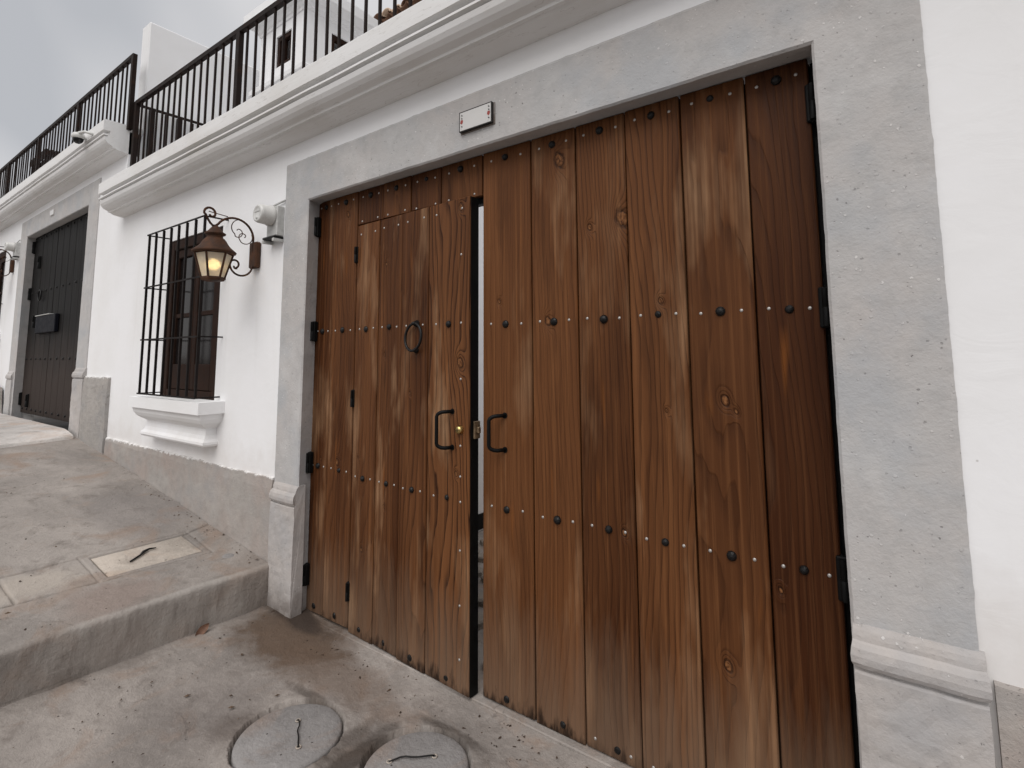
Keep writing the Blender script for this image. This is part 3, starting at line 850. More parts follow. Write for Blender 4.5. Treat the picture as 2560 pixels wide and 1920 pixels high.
def ring_band(mb, prof):
    vs = []; fs = []
    for p_, z in prof:
        vs += [(cx0 - p_, cy0 - p_, z), (cx1 + p_, cy0 - p_, z), (cx1 + p_, cy1 + p_, z), (cx0 - p_, cy1 + p_, z)]
    for i in range(len(prof) - 1):
        for j in range(4):
            fs.append((i * 4 + j, i * 4 + (j + 1) % 4, (i + 1) * 4 + (j + 1) % 4, (i + 1) * 4 + j))
    n = len(prof) - 1
    mb.add(vs, fs + [(0, 1, 2, 3), (n * 4, n * 4 + 1, n * 4 + 2, n * 4 + 3)])
    return mb
ring_band(cap, [(-0.02, 5.07), (0.012, 5.072), (0.018, 5.10), (0.03, 5.105), (0.045, 5.13), (0.05, 5.155), (0.058, 5.158), (0.125, 5.19), (0.136, 5.20), (0.136, 5.31), (0.10, 5.33), (-0.1, 5.34)])
part('chimney_cap', cap, M['wall'], ch)
ring = MB()
ring_band(ring, [(-0.02, 4.37), (0.05, 4.372), (0.07, 4.385), (0.075, 4.43), (0.06, 4.448), (0.02, 4.465), (-0.02, 4.47)])
part('chimney_band', ring, M['wall'], ch)
for nm in ('front', 'side'):
    f_ = MB()
    if nm == 'front':
        for a in ((fx0, fx0 + 0.045, wz0, wz1), (fx1 - 0.045, fx1, wz0, wz1), (fx0 + 0.045, fx1 - 0.045, wz0, wz0 + 0.045), (fx0 + 0.045, fx1 - 0.045, wz1 - 0.05, wz1)):
            f_.box(a[0], a[1], cy0 + 0.015, cy0 + 0.07, a[2], a[3])
        f_.box(fx0 + 0.1, fx0 + 0.125, cy0 + 0.02, cy0 + 0.06, wz0 + 0.045, wz1 - 0.05)
    else:
        for a in ((sy0, sy0 + 0.045, wz0, wz1), (sy1 - 0.045, sy1, wz0, wz1), (sy0 + 0.045, sy1 - 0.045, wz0, wz0 + 0.045), (sy0 + 0.045, sy1 - 0.045, wz1 - 0.05, wz1)):
            f_.box(cx1 - 0.07, cx1 - 0.015, a[0], a[1], a[2], a[3])
    part('vent_frame', f_, M['darkwood'], ch)

# clay tile roof on the room behind
part('roof_room', MB().box(-4.9, -3.3, 2.2, 5.8, 3.1, 5.38), M['wall'], house)
tr = part('tile_roof', MB().box(-4.95, -3.25, 2.02, 5.8, 5.40, 5.43), M['clayd'], house)
tm = MB()
for flip in (0,):
    vs = []; fs = []
    for j, yy in enumerate((0.0, 0.5)):
        for k in range(9):
            a = math.pi * k / 8
            vs.append((0.078 * math.cos(a), yy, 0.062 * math.sin(a) + 0.14 * yy))
        for k in range(9):
            a = math.pi * k / 8
            vs.append((0.064 * math.cos(a), yy, 0.048 * math.sin(a) + 0.14 * yy))
    for k in range(8):
        fs += [(k, k + 1, 18 + k + 1, 18 + k), (9 + k, 9 + k + 1, 27 + k + 1, 27 + k), (k, k + 1, 9 + k + 1, 9 + k)]
    tm.add(vs, fs, True)
tme = tm.mesh('tile'); tme.materials.append(M['clay'])
tmd = tme.copy(); tmd.materials.clear(); tmd.materials.append(M['clayd'])
for i in range(11):
    link('tile', tme if i > 1 and i % 4 else tmd, None, tr, (-4.86 + 0.155 * i, 1.93 + random.uniform(-0.03, 0.03), 5.46 + random.uniform(-0.012, 0.012)))
    link('tile', tmd, None, tr, (-4.78 + 0.155 * i, 1.96 + random.uniform(-0.03, 0.03), 5.50), (math.radians(0), math.radians(180), 0))  # turned-over tiles: shadow between the ridges painted as dark clay

# courtyard floor seen through the open wicket
xs = axis((-3.1, 0.35, 0.15)); ys = axis((0.2, 5.9, 0.2))
X_, Y_ = np.meshgrid(xs, ys)
court = struct(link('courtyard_floor', grid_mesh('courtyard_floor', X_, Y_, -0.02 + 0.004 * fbm(X_ * 3, Y_ * 3, 80)), M['drive']))
for i in range(60):
    mbs = MB()
    n = 7; r = random.uniform(0.05, 0.10)
    px, py = -3.0 + 1.55 * ((i % 10) / 10.0) + random.uniform(-0.03, 0.03), 0.32 + 0.27 * (i // 10) + random.uniform(-0.03, 0.03)
    ring_ = [(r * random.uniform(0.8, 1.15) * math.cos(2 * math.pi * k / n), r * random.uniform(0.8, 1.15) * math.sin(2 * math.pi * k / n)) for k in range(n)]
    vs = [(a, b, -0.03) for a, b in ring_] + [(a * 0.9, b * 0.9, 0.008) for a, b in ring_] + [(a * 0.7, b * 0.7, 0.016) for a, b in ring_]
    fs = [(k, (k + 1) % n, n + (k + 1) % n, n + k) for k in range(n)] + [(n + k, n + (k + 1) % n, 2 * n + (k + 1) % n, 2 * n + k) for k in range(n)] + [tuple(range(2 * n, 3 * n))]
    part('stone', mbs.add(vs, fs, False), M['stone'], court, (px, py, 0))

# --- neighbouring house uphill
NB = thing('house', 'white house uphill with grey surround around the dark painted gate', 'house')
NBG = (-9.82, -7.16, 0.6, 3.235)
part('wall', wall_mesh(-16.0, -6.1305, 0.2, 3.78, [(WIN[0] - 6.93, WIN[1] - 6.93, WIN[2] + 0.69, WIN[3] + 0.69), NBG]), M['wall'], NB)
w2 = copy_tree(w, NB); w2.location = (-6.93, 0, 0.69)
s2 = copy_tree(sill, NB); s2.location = (-6.93, 0, 0.69)
part('cornice', cornice_mesh(-16.0, -6.1305, 0.655, 9), M['cornice'], NB)
part('gate_surround', surround_mesh(-9.765, -7.195, -10.10, -6.87, 3.213, 3.462, 0.72, 33), M['surround'], NB)
part('pilaster_base', base_mesh(-7.19, -6.86, 0.66, 0.665, 23), M['base'], NB)
part('pilaster_base', base_mesh(-10.09, -9.80, 0.70, 0.60, 24), M['surround'], NB)
part('plinth', plinth_mesh(-6.855, -6.15, 1.335, lambda x: pave_z(x) - 0.05, 0.03, 28), M['rough'], NB)['paint_edge'] = [1.325, 0.0, 0.0]
part('side_wall', MB().box(-6.33, -6.137, 0.25, 6.0, 0.2, 3.795), M['wall'], NB)
part('terrace_slab', MB().box(-16.0, -6.335, 0.26, 6.0, 3.6, 3.795), M['wall'], NB)
part('back_wall', MB().box(-16.0, -6.335, 6.0, 6.2, 0.2, 3.9), M['wall'], NB)

# ------------------------------------------------------------------ gate
def dome_mesh(name, r, h, n, mat, faceted=False):
    prof = [(r, 0.0), (r * 0.92, -h * 0.45), (r * 0.6, -h * 0.85), (r * 0.18, -h)]
    me = MB().lathe(prof, n, 'y', smooth=not faceted).mesh(name)
    me.materials.append(mat)
    return me
STUD = dome_mesh('stud', 0.0165, 0.015, 10, M['iron'], True)
NAIL = dome_mesh('nail', 0.0065, 0.0035, 8, M['silver'])
BIGST = dome_mesh('stud_flat', 0.0165, 0.010, 9, M['iron'], True)

def plank(parent, x0, x1, z0, z1, y, knots=(), tone=(0.4, 0.4, 0.3), th=0.032):
    g = 0.0033
    cx = (x0 + x1) / 2
    dy = random.uniform(-0.0035, 0.0035)
    mb = MB().cbox(x0 + g - cx, x1 - g - cx, 0, th, 0, z1 - z0, 0.0036)
    o = part('plank', mb, M['wood'], parent, (cx, y + dy, z0))
    o['wood_tone'] = [float(q) for q in tone]
    for i, nm in enumerate(('knot_a', 'knot_b', 'knot_c')):
        k = knots[i] if i < len(knots) else None
        o[nm] = [k[0] - cx, k[1] - z0, k[2]] if k else [50.0, 50.0, 0.0]
    return o
def studs(pl, x0, x1, z, sx=None, nails=True, stud=True, big=False, jit=0.004):
    cx = pl.location.x; zz = pl.location.z
    w_ = x1 - x0
    if sx is None: sx = (x0 + x1) / 2
    if stud:
        so_ = link('stud', BIGST if big else STUD, None, pl, (sx - cx + random.uniform(-jit, jit), 0.001, z - zz + random.uniform(-jit, jit)), (random.uniform(-0.25, 0.25), random.uniform(0, 3), random.uniform(-0.25, 0.25)))
        k_ = random.uniform(0.82, 1.15); so_.scale = (k_, k_ * random.uniform(0.7, 1.1), k_)
    if nails:
        for f in (0.19, 0.81):
            link('nail', NAIL, None, pl, (x0 + w_ * f - cx + random.uniform(-jit, jit), 0.001, z - zz + random.uniform(-jit, jit)))
def hinge(parent, x, y, z, s=1.0):
    mb = MB()
    mb.cbox(-0.016 * s, 0.016 * s, -0.006, 0.022, -0.062 * s, 0.062 * s, 0.004)
    mb.lathe([(0.010 * s, -0.058 * s), (0.0105 * s, -0.002), (0.0085 * s, 0.0), (0.0105 * s, 0.002), (0.010 * s, 0.058 * s)], 10, 'z', (0.004, -0.010, 0))
    return part('hinge', mb, M['black'], parent, (x, y, z))
def handle(parent, x, y, z, h=0.165, reach=0.062, lean=-0.045):
    pts = []
    for s in (1, -1):
        arc = [(0, 0, s * h / 2), (lean * 0.35, -reach * 0.6, s * h / 2)]
        for k in range(1, 5):
            a = math.pi / 2 * k / 4
            arc.append((lean * (0.35 + 0.65 * math.sin(a)), -reach * (0.6 + 0.4 * math.sin(a)), s * (h / 2 - 0.022 * (1 - math.cos(a)))))
        pts += arc if s == 1 else arc[::-1]
    mb = MB().tube(pts, 0.0088, 10)
    for s in (1, -1):
        mb.lathe([(0.0135, 0.0), (0.0135, -0.004)], 12, 'y', (0, 0, s * h / 2))
    return part('handle', mb, M['black'], parent, (x, y, z))

DY = 0.10     # front of the gate boards
ZT = 2.497
# right leaf
RL = thing('gate_leaf', 'wide wooden gate leaf of six full-height boards, with one black pull handle', 'gate', (0, 0, 0))
rx = [-1.601, -1.317, -1.083, -0.851, -0.624, -0.390, -0.186]
kn = [[(-1.50, 1.76, 0.007)],
      [(-1.165, 2.365, 0.022), (-1.232, 1.655, 0.013)],
      [(-0.872, 2.055, 0.024), (-1.02, 2.04, 0.009), (-0.90, 0.83, 0.008)],
      [(-0.722, 1.71, 0.008), (-0.715, 1.30, 0.005)],
      [(-0.505, 1.345, 0.012), (-0.47, 1.31, 0.006), (-0.535, 0.47, 0.011)],
      [(-0.36, 0.75, 0.006)]]
RT = [(0.52, 0.18, 0.30), (0.46, 0.30, 0.45), (0.40, 0.55, 0.30), (0.42, 0.62, 0.40), (0.32, 0.45, 0.40), (0.04, 0.5, 0.10)]
for i in range(6):
    pl = plank(RL, rx[i], rx[i + 1], 0.004 + random.uniform(0, 0.006), ZT, DY, [k for k in kn[i] if k][:3], RT[i])
    for z in (2.447, 1.656, 0.831):
        studs(pl, rx[i], rx[i + 1], z)
    studs(pl, rx[i], rx[i + 1], 0.045, sx=(rx[i] + rx[i + 1]) / 2 + random.uniform(-0.02, 0.05), nails=(i > 1), big=True)
fr = MB()
fr.box(-1.598, -1.545, DY + 0.036, DY + 0.075, 0.01, 2.49).box(-0.245, -0.188, DY + 0.036, DY + 0.075, 0.01, 2.49)
for z in (0.06, 0.83, 1.656, 2.43): fr.box(-1.545, -0.245, DY + 0.036, DY + 0.075, z - 0.025, z + 0.025)
part('steel_frame', fr, M['black'], RL)
part('seam_light_block', MB().box(-1.596, -0.192, DY + 0.0375, DY + 0.0385, 0.012, 2.485), M['black'], RL)  # added black sheet, stops courtyard light showing through the board seams
for z in (2.334, 1.653, 0.829): hinge(RL, -0.184, DY - 0.006, z, 1.05)
handle(RL, -1.468, DY, 1.163, 0.152)

# left leaf: two tall boards and four short boards over the wicket
LL = thing('gate_leaf', 'narrow wooden gate leaf of two tall boards and four short boards over the wicket', 'gate', (0, 0, 0))
lx = [-2.972, -2.800, -2.566]
for i in range(2):
    pl = plank(LL, lx[i], lx[i + 1], 0.02, ZT, DY, [[(-2.86, 0.9, 0.005)], [(-2.70, 0.90, 0.012), (-2.66, 2.37, 0.012)]][i], [(0.20, 0.45, 0.45), (0.34, 0.4, 0.55)][i])
    for z in (2.453, 1.668, 0.857):
        studs(pl, lx[i], lx[i + 1], z)
    studs(pl, lx[i], lx[i + 1], 0.055, nails=False, big=True)
tx = [-2.566, -2.340, -2.108, -1.883, -1.606]
for i in range(4):
    pl = plank(LL, tx[i], tx[i + 1], 2.292 + random.uniform(-0.004, 0.004), ZT, DY, (), (random.uniform(0.12, 0.35), 0.45, 0.12))
    studs(pl, tx[i], tx[i + 1], 2.451)
    studs(pl, tx[i], tx[i + 1], 2.306, stud=False)
fr = MB().box(-2.97, -2.92, DY + 0.036, DY + 0.075, 0.03, 2.49).box(-2.615, -2.568, DY + 0.036, DY + 0.075, 0.03, 2.49).box(-2.568, -1.606, DY + 0.036, DY + 0.075, 2.262, 2.31).box(-2.568, -1.606, DY + 0.036, DY + 0.075, 2.43, 2.48)
for z in (0.06, 0.857, 1.668, 2.45): fr.box(-2.92, -2.615, DY + 0.036, DY + 0.075, z - 0.025, z + 0.025)
part('steel_frame', fr, M['black'], LL)
part('seam_light_block', MB().box(-2.968, -2.57, DY + 0.0375, DY + 0.0385, 0.03, 2.485).box(-2.57, -1.608, DY + 0.0375, DY + 0.0385, 2.30, 2.485), M['black'], LL)  # same added sheet, blocks light through this leaf's seams
for z in (2.332, 1.669, 0.874, 0.226): hinge(LL, -2.948, DY - 0.022, z, 1.0)

# wicket door, a few degrees open
HX = -2.562
WK = thing('wicket_door', 'pedestrian wooden wicket door standing slightly ajar, with ring knocker and brass lock', 'door', (HX, DY, 0), math.radians(-3.1))
wx = [0.0, 0.215, 0.418, 0.633, 0.929]
wk = [[(0.06, 0.95, 0.005), (0.11, 0.46, 0.007)], [(0.28, 2.02, 0.006), (0.28, 1.52, 0.007), (0.30, 0.72, 0.006)], [(0.50, 1.32, 0.005)], [(0.865, 2.235, 0.012), (0.865, 1.475, 0.017), (0.84, 0.96, 0.007)]]
for i in range(4):
    pl = plank(WK, wx[i], wx[i + 1], 0.006 + 0.004 * (i % 2), 2.282, 0.0, wk[i], [(0.44, 0.4, 0.5), (0.30, 0.45, 0.85), (0.40, 0.65, 0.5), (0.55, 0.95, 0.6)][i])
    studs(pl, wx[i], wx[i + 1], 2.228, stud=False)
    for z in (1.668, 0.84): studs(pl, wx[i], wx[i + 1], z, stud=not (i == 2 and z > 1))
    studs(pl, wx[i], wx[i + 1], 0.045, nails=False, big=True)
    if i == 3:
        cxp = pl.location.x
        for z in (2.0, 1.40, 1.09, 0.95, 0.62, 0.38, 0.15):
            link('nail', NAIL, None, pl, (0.868 - cxp, 0.001, z - pl.location.z))
fr = MB().box(0.004, 0.05, 0.036, 0.075, 0.02, 2.275).box(0.885, 0.9275, 0.0335, 0.056, 0.008, 2.279).box(0.9275, 0.9298, 0.004, 0.056, 0.008, 2.279)
for z in (0.06, 0.84, 1.668, 2.24): fr.box(0.05, 0.885, 0.036, 0.075, z - 0.025, z + 0.025)
part('steel_frame', fr, M['black'], WK)
part('seam_light_block', MB().box(0.006, 0.884, 0.0375, 0.0385, 0.02, 2.27), M['black'], WK)  # added behind the wicket boards to block light in the seams
for z in (2.108, 1.272, 0.218): hinge(WK, 0.0, -0.004, z, 0.8)
handle(WK, 0.815, 0.0, 1.162, 0.168)
kx = 0.55
rg = [(kx + 0.062 * math.sin(2 * math.pi * k / 28), -0.022 - 0.012 * (1 - math.cos(2 * math.pi * k / 28)) / 2, 1.607 + 0.070 * math.cos(2 * math.pi * k / 28)) for k in range(28)]
ringo = part('ring_knocker', MB().tube(rg, 0.0068, 8, closed=True), M['iron'], WK)
part('boss', MB().lathe([(0.019, 0.0), (0.018, -0.008), (0.011, -0.022), (0.008, -0.034), (0.002, -0.038)], 12, 'y', (kx, 0, 1.677)), M['iron'], ringo)
part('striker', MB().lathe([(0.017, 0.0), (0.016, -0.010), (0.010, -0.020), (0.003, -0.024)], 10, 'y', (kx, 0, 1.540)), M['iron'], ringo)
lk = part('lock_cylinder', MB().lathe([(0.0215, 0.0), (0.0215, -0.006), (0.017, -0.013), (0.016, -0.021), (0.003, -0.022)], 18, 'y', (0.868, 0, 1.165)), M['brass'], WK)
part('keyhole', MB().cbox(0.866, 0.870, -0.0228, -0.0215, 1.157, 1.172, 0.0004), M['black'], lk)
lt = MB().cbox(0.930, 0.941, 0.020, 0.058, 1.125, 1.205, 0.002).cbox(0.941, 0.956, 0.030, 0.048, 1.150, 1.180, 0.003)
part('latch', lt, M['dullbrass'], WK)

part('gap_light_block', MB().box(-0.186, -0.10, 0.135, 0.24, 0.0, 2.49), M['black'], house)  # added black strip, hides the bright courtyard so the jamb gap stays dark
part('gap_light_block', MB().box(-3.02, -2.985, 0.127, 0.24, 0.0, 2.49), M['black'], house)  # matching strip added to darken the left jamb gap
# threshold strip
thr = MB().cbox(-2.95, -0.17, 0.068, 0.20, -0.06, 0.003, 0.004)
part('threshold', thr, M['drive'], house)

# ------------------------------------------------------------------ neighbour's gate
NG = thing('gate', 'dark painted double gate of vertical boards with letter box uphill', 'gate')
gx0, gxm, gx1 = -9.80, -8.70, -7.20
bx = list(np.linspace(gx0, gxm, 6)) + list(np.linspace(gxm, gx1, 7))[1:]
NS = STUD
for i in range(len(bx) - 1):
    cxp = (bx[i] + bx[i + 1]) / 2
    g = 0.004 if i != 5 else 0.006
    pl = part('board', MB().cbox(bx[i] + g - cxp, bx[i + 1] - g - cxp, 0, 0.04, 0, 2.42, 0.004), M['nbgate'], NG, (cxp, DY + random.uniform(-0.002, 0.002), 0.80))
    for z in (3.17, 2.42, 1.52, 0.86):
        link('stud', STUD, None, pl, (0, 0.001, z - 0.8))
for x, z in ((-9.80, 3.08), (-9.80, 2.42), (-9.80, 0.98), (-9.43, 2.83), (-9.43, 2.02), (-9.43, 0.97)):
    hinge(NG, x, DY - 0.012, z, 1.4)
nr = [(-9.20 + 0.06 * math.sin(2 * math.pi * k / 20), DY - 0.03, 2.36 + 0.07 * math.cos(2 * math.pi * k / 20)) for k in range(20)]
part('ring_knocker', MB().tube(nr, 0.009, 6, closed=True), M['iron'], NG)
LB = thing('letter_box', 'dark navy letter box fixed across the dark painted gate', 'letter box')
part('box', MB().cbox(-9.22, -8.35, 0.055, DY, 1.85, 2.075, 0.008), M['navy'], LB)
part('lid', MB().cbox(-9.23, -8.60, 0.048, DY, 2.077, 2.087, 0.003), M['galv'], LB)

# ------------------------------------------------------------------ railings
def lin(a, b, t): return a + (b - a) * t
def railing(label, x0, x1, y, zbase, ztop0, ztop1, posts, step, first):
    R = thing('balcony_railing', label, 'railing', (x0, y, zbase))
    def zt(x): return lin(ztop0, ztop1, np.clip((x - x0) / (x1 - x0), 0, 1))
    part('top_rail', MB().bar((0, 0, zt(x0) - zbase - 0.02), (x1 - x0, 0, zt(x1) - zbase - 0.02), 0.038), M['rail'], R)
    bm_ = MB().box(-0.0075, 0.0075, -0.0075, 0.0075, 0.0, 1.0).mesh('baluster'); bm_.materials.append(M['rail'])
    pm = MB().cbox(-0.026, 0.026, -0.02, 0.02, 0.0, 1.0, 0.003).mesh('post'); pm.materials.append(M['rail'])
    for px in posts:
        o = link('post', pm, None, R, (px - x0, 0, -0.05)); o.scale = (1, 1, zt(px) - zbase + 0.045)
    x = first
    while x < x1:
        if min(abs(x - q) for q in posts) > 0.05:
            o = link('baluster', bm_, None, R, (x - x0 + random.uniform(-0.004, 0.004), 0, -0.05)); o.scale = (1, 1, float(zt(x)) - zbase + 0.03)
            o.rotation_euler = (random.uniform(-0.004, 0.004), random.uniform(-0.006, 0.006), 0)
        x += step
    return R
R1 = railing('dark brown balcony railing above the brown wooden gate', -6.06, 0.3, 0.035, 3.19, 4.09, 3.99, [-6.055, -3.99, -1.93, 0.13], 0.1288, -5.93)
R2 = railing('dark brown railing on the cornice above the dark painted gate', -14.7, -6.11, 0.0, 3.845, 4.66, 4.60, [-6.115, -7.82, -9.53, -11.25, -12.97], 0.131, -14.55)
R3 = thing('side_railing', 'short dark side railing running back along the party wall', 'railing', (-6.08, 0.06, 3.11))
part('top_rail', MB().bar((0, 0.0, 0.955), (0, 0.72, 0.975), 0.022), M['rail'], R3)
for yy, wd in ((0.115, 0.045), (0.24, 0.016), (0.37, 0.045), (0.50, 0.016), (0.60, 0.016), (0.70, 0.02)):
    part('post' if wd > 0.03 else 'baluster', MB().box(-wd / 2, wd / 2, yy - wd / 2, yy + wd / 2, -0.01, 0.945), M['rail'], R3)

# ------------------------------------------------------------------ window grille
GR = thing('window_grille', 'dark iron box grille over the window above the white sill', 'grille', (0, 0, 0), group='window grilles')
gy, gl, gr_ = -0.145, -4.975, -3.985
gz0, gz1 = 1.232, 2.525
nb_ = 8
for i in range(nb_):
    x = lin(gl, gr_, i / (nb_ - 1))
    o = part('bar', MB().box(-0.0075, 0.0075, -0.0075, 0.0075, 0, gz1 - gz0 - 0.004), M['grille'], GR, (x, gy, gz0 + 0.002))
    o.rotation_euler = (0, random.uniform(-0.003, 0.003), 0)
for z in (gz0, 1.66, 2.085, gz1):
    hgt = 0.005
    off = 0.0115
    part('flat_bar', MB().box(gl - 0.018, gr_ + 0.018, gy - 0.0135, gy - 0.0085, z - 0.006, z + 0.006), M['grille'], GR)
    for x, s in ((gl, -1), (gr_, 1)):
        part('return_bar', MB().box(x + s * 0.0085, x + s * 0.0165, gy - 0.0085, 0.03, z - 0.005, z + 0.005), M['grille'], GR)

GR2 = copy_tree(GR)
GR2.location = (-6.93, 0, 0.69)
GR2['label'] = 'dark iron box grille on the wall uphill of the dark painted gate'

# ------------------------------------------------------------------ wall lantern
LX = -3.53
LA = thing('wall_lantern', 'lit rusty lantern on a scrolled wall bracket beside the grilled window', 'lantern', (LX, 0, 2.2))
part('wall_plate', MB().cbox(-0.045, 0.045, -0.028, 0.012, -0.085, 0.095, 0.008), M['lantern'], LA)
def arc(cy, cz, r, a0, a1, n=14, r1=None):
    out = []
    for k in range(n + 1):
        t = k / n; a = math.radians(lin(a0, a1, t)); rr = lin(r, r if r1 is None else r1, t)
        out.append((0, cy + rr * math.cos(a), cz + rr * math.sin(a)))
    return out
# main arm rises from the plate, arches out, dips to the lantern cap and curls
arm = [(0, -0.022, 0.02), (0, -0.024, 0.07)] + arc(-0.150, 0.108, 0.126, 5, 140, 16) + [(0, -0.256, 0.175), (0, -0.272, 0.160), (0, -0.290, 0.158), (0, -0.306, 0.172), (0, -0.322, 0.195), (0, -0.336, 0.222)] + arc(-0.312, 0.236, 0.034, 190, -10, 10) + arc(-0.303, 0.232, 0.024, -20, -150, 6, 0.010)
part('arm', MB().tube(arm, 0.0075, 8), M['lantern'], LA)
low = [(0, -0.022, -0.06), (0, -0.028, -0.095)] + arc(-0.098, -0.072, 0.074, -20, -185, 14) + arc(-0.140, -0.075, 0.032, 185, -60, 12, 0.024) + arc(-0.136, -0.085, 0.02, -60, -170, 5, 0.008)
part('lower_scroll', MB().tube(low, 0.0065, 8), M['lantern'], LA)
sc1 = arc(-0.118, 0.168, 0.062, 95, 230, 10, 0.05) + arc(-0.128, 0.142, 0.034, 240, 400, 10, 0.026) + arc(-0.128, 0.150, 0.018, 50, 150, 5, 0.010)
part('scroll', MB().tube(sc1, 0.0032, 6), M['lantern'], LA)
sc2 = arc(-0.082, 0.118, 0.052, 30, -120, 10, 0.045) + arc(-0.092, 0.118, 0.034, 230, 70, 8, 0.02) + arc(-0.090, 0.122, 0.016, 60, -60, 5, 0.008)
part('scroll', MB().tube(sc2, 0.0032, 6), M['lantern'], LA)
part('link_rod', MB().tube([(0, -0.318, 0.245), (0, -0.20, 0.235), (0, -0.196, 0.215)], 0.003, 6), M['lantern'], LA)
LY = -0.272
part('roof', MB().lathe([(0.120, -0.024), (0.126, -0.020), (0.128, -0.012), (0.110, 0.004), (0.092, 0.020), (0.078, 0.038), (0.066, 0.060), (0.054, 0.074), (0.046, 0.080), (0.046, 0.094), (0.060, 0.100), (0.062, 0.108), (0.048, 0.116), (0.034, 0.134), (0.022, 0.150), (0.012, 0.160)], 24, 'z', (0, LY, 0)), M['lantern'], LA)
hexp = []
for k in range(6):
    a = math.pi / 3 * k + math.radians(12)
    hexp.append((math.cos(a), math.sin(a)))
rt, rb, zt0, zb0 = 0.108, 0.064, -0.026, -0.184
fm = MB()
for (a, b) in hexp:
    fm.bar((rt * a, LY + rt * b, zt0), (rb * a, LY + rb * b, zb0), 0.010)
fm.lathe([(0.104, -0.020), (0.108, -0.027), (0.100, -0.030), (0.086, -0.028)], 6, 'z', (0, LY, 0), smooth=False, phase=math.radians(12))
fm.lathe([(0.066, -0.176), (0.070, -0.186), (0.064, -0.200), (0.030, -0.205)], 6, 'z', (0, LY, 0), smooth=False, phase=math.radians(12))
part('lantern_frame', fm, M['lantern'], LA)
for k in range(6):
    a, b = hexp[k]; c, d = hexp[(k + 1) % 6]
    s0 = 0.965
    vs = [(rt * s0 * a, LY + rt * s0 * b, zt0), (rt * s0 * c, LY + rt * s0 * d, zt0), (rb * s0 * c, LY + rb * s0 * d, zb0), (rb * s0 * a, LY + rb * s0 * b, zb0)]
    vi = [(0.97 * x, LY + 0.97 * (y - LY), z) for x, y, z in vs]
    part('glass_pane', MB().add(vs + vi, [(0, 1, 2, 3), (7, 6, 5, 4), (0, 4, 5, 1), (1, 5, 6, 2), (2, 6, 7, 3), (3, 7, 4, 0)]), M['lampglass'], LA)
part('bulb', MB().lathe([(0.002, -0.128), (0.018, -0.125), (0.035, -0.112), (0.040, -0.096), (0.036, -0.078), (0.020, -0.066), (0.013, -0.056)], 16, 'z', (0, LY, 0)), M['bulb'], LA)
part('socket', MB().lathe([(0.015, -0.062), (0.016, -0.03), (0.012, -0.02)], 12, 'z', (0, LY, 0)), M['lantern'], LA)
LA2 = copy_tree(LA)
LA2.location = (LX - 6.90, 0, 2.2 + 0.665)
LA2['label'] = 'wall lantern on a curved bracket uphill of the dark painted gate'

# ------------------------------------------------------------------ electricity meter
ME = thing('electric_meter', 'round pale electricity meter on a grey box beside the grey gate surround', 'meter', (-3.275, 0, 2.42))
bx_ = MB().cbox(-0.060, 0.062, -0.040, 0.015, -0.125, 0.075, 0.006)
part('meter_box', bx_, M['galv'], ME)
part('conduit', MB().tube([(-0.075, 0.0, 0.095), (0.0, -0.004, 0.102), (0.08, 0.0, 0.112)], 0.007, 8), M['galv'], ME)
part('clip', MB().cbox(-0.075, 0.065, -0.058, 0.01, -0.142, -0.127, 0.003), M['iron'], ME)
for x in (-0.07, 0.055): part('lug', MB().cbox(x - 0.01, x + 0.01, -0.06, 0.01, -0.165, -0.143, 0.003), M['galv'], ME)
part('meter_body', MB().lathe([(0.064, -0.038), (0.069, -0.046), (0.069, -0.058), (0.063, -0.066), (0.061, -0.120), (0.056, -0.134), (0.046, -0.138), (0.042, -0.135), (0.004, -0.135)], 24, 'y', (-0.005, 0, 0.012)), M['meter'], ME)
fc = part('dial', MB().cbox(-0.034, 0.022, -0.138, -0.1345, 0.020, 0.031, 0.001), M['galv'], ME)
part('seal', MB().lathe([(0.010, -0.1345), (0.009, -0.139), (0.003, -0.140)], 10, 'y', (-0.008, 0, -0.018)), M['galv'], ME)
ME2 = copy_tree(ME)
ME2.location = (-3.275 - 6.93, 0, 2.42 + 0.69)
ME2['label'] = 'round pale electricity meter beside the surround of the dark painted gate'

# ------------------------------------------------------------------ tile plaque over the gate
PQ = thing('tile_plaque', 'blank white ceramic plaque with black edge and red flowers over the brown gate', 'plaque', (-1.549, 0, 2.627))
part('tile', MB().cbox(-0.096, 0.096, -0.020, -0.004, -0.046, 0.046, 0.0015), M['tile'], PQ)
bd = MB().cbox(-0.101, 0.101, -0.018, -0.002, -0.051, 0.051, 0.001)
part('border', MB().cbox(-0.0992, -0.0962, -0.021, -0.002, -0.0505, 0.0505, 0.0008).cbox(0.0962, 0.0992, -0.021, -0.002, -0.0505, 0.0505, 0.0008).cbox(-0.0962, 0.0962, -0.021, -0.002, 0.0462, 0.0492, 0.0008).cbox(-0.0962, 0.0962, -0.021, -0.002, -0.0492, -0.0462, 0.0008), M['tileblack'], PQ)
part('backing', MB().cbox(-0.103, 0.107, -0.004, 0.004, -0.056, 0.051, 0.001), M['surround'], PQ)
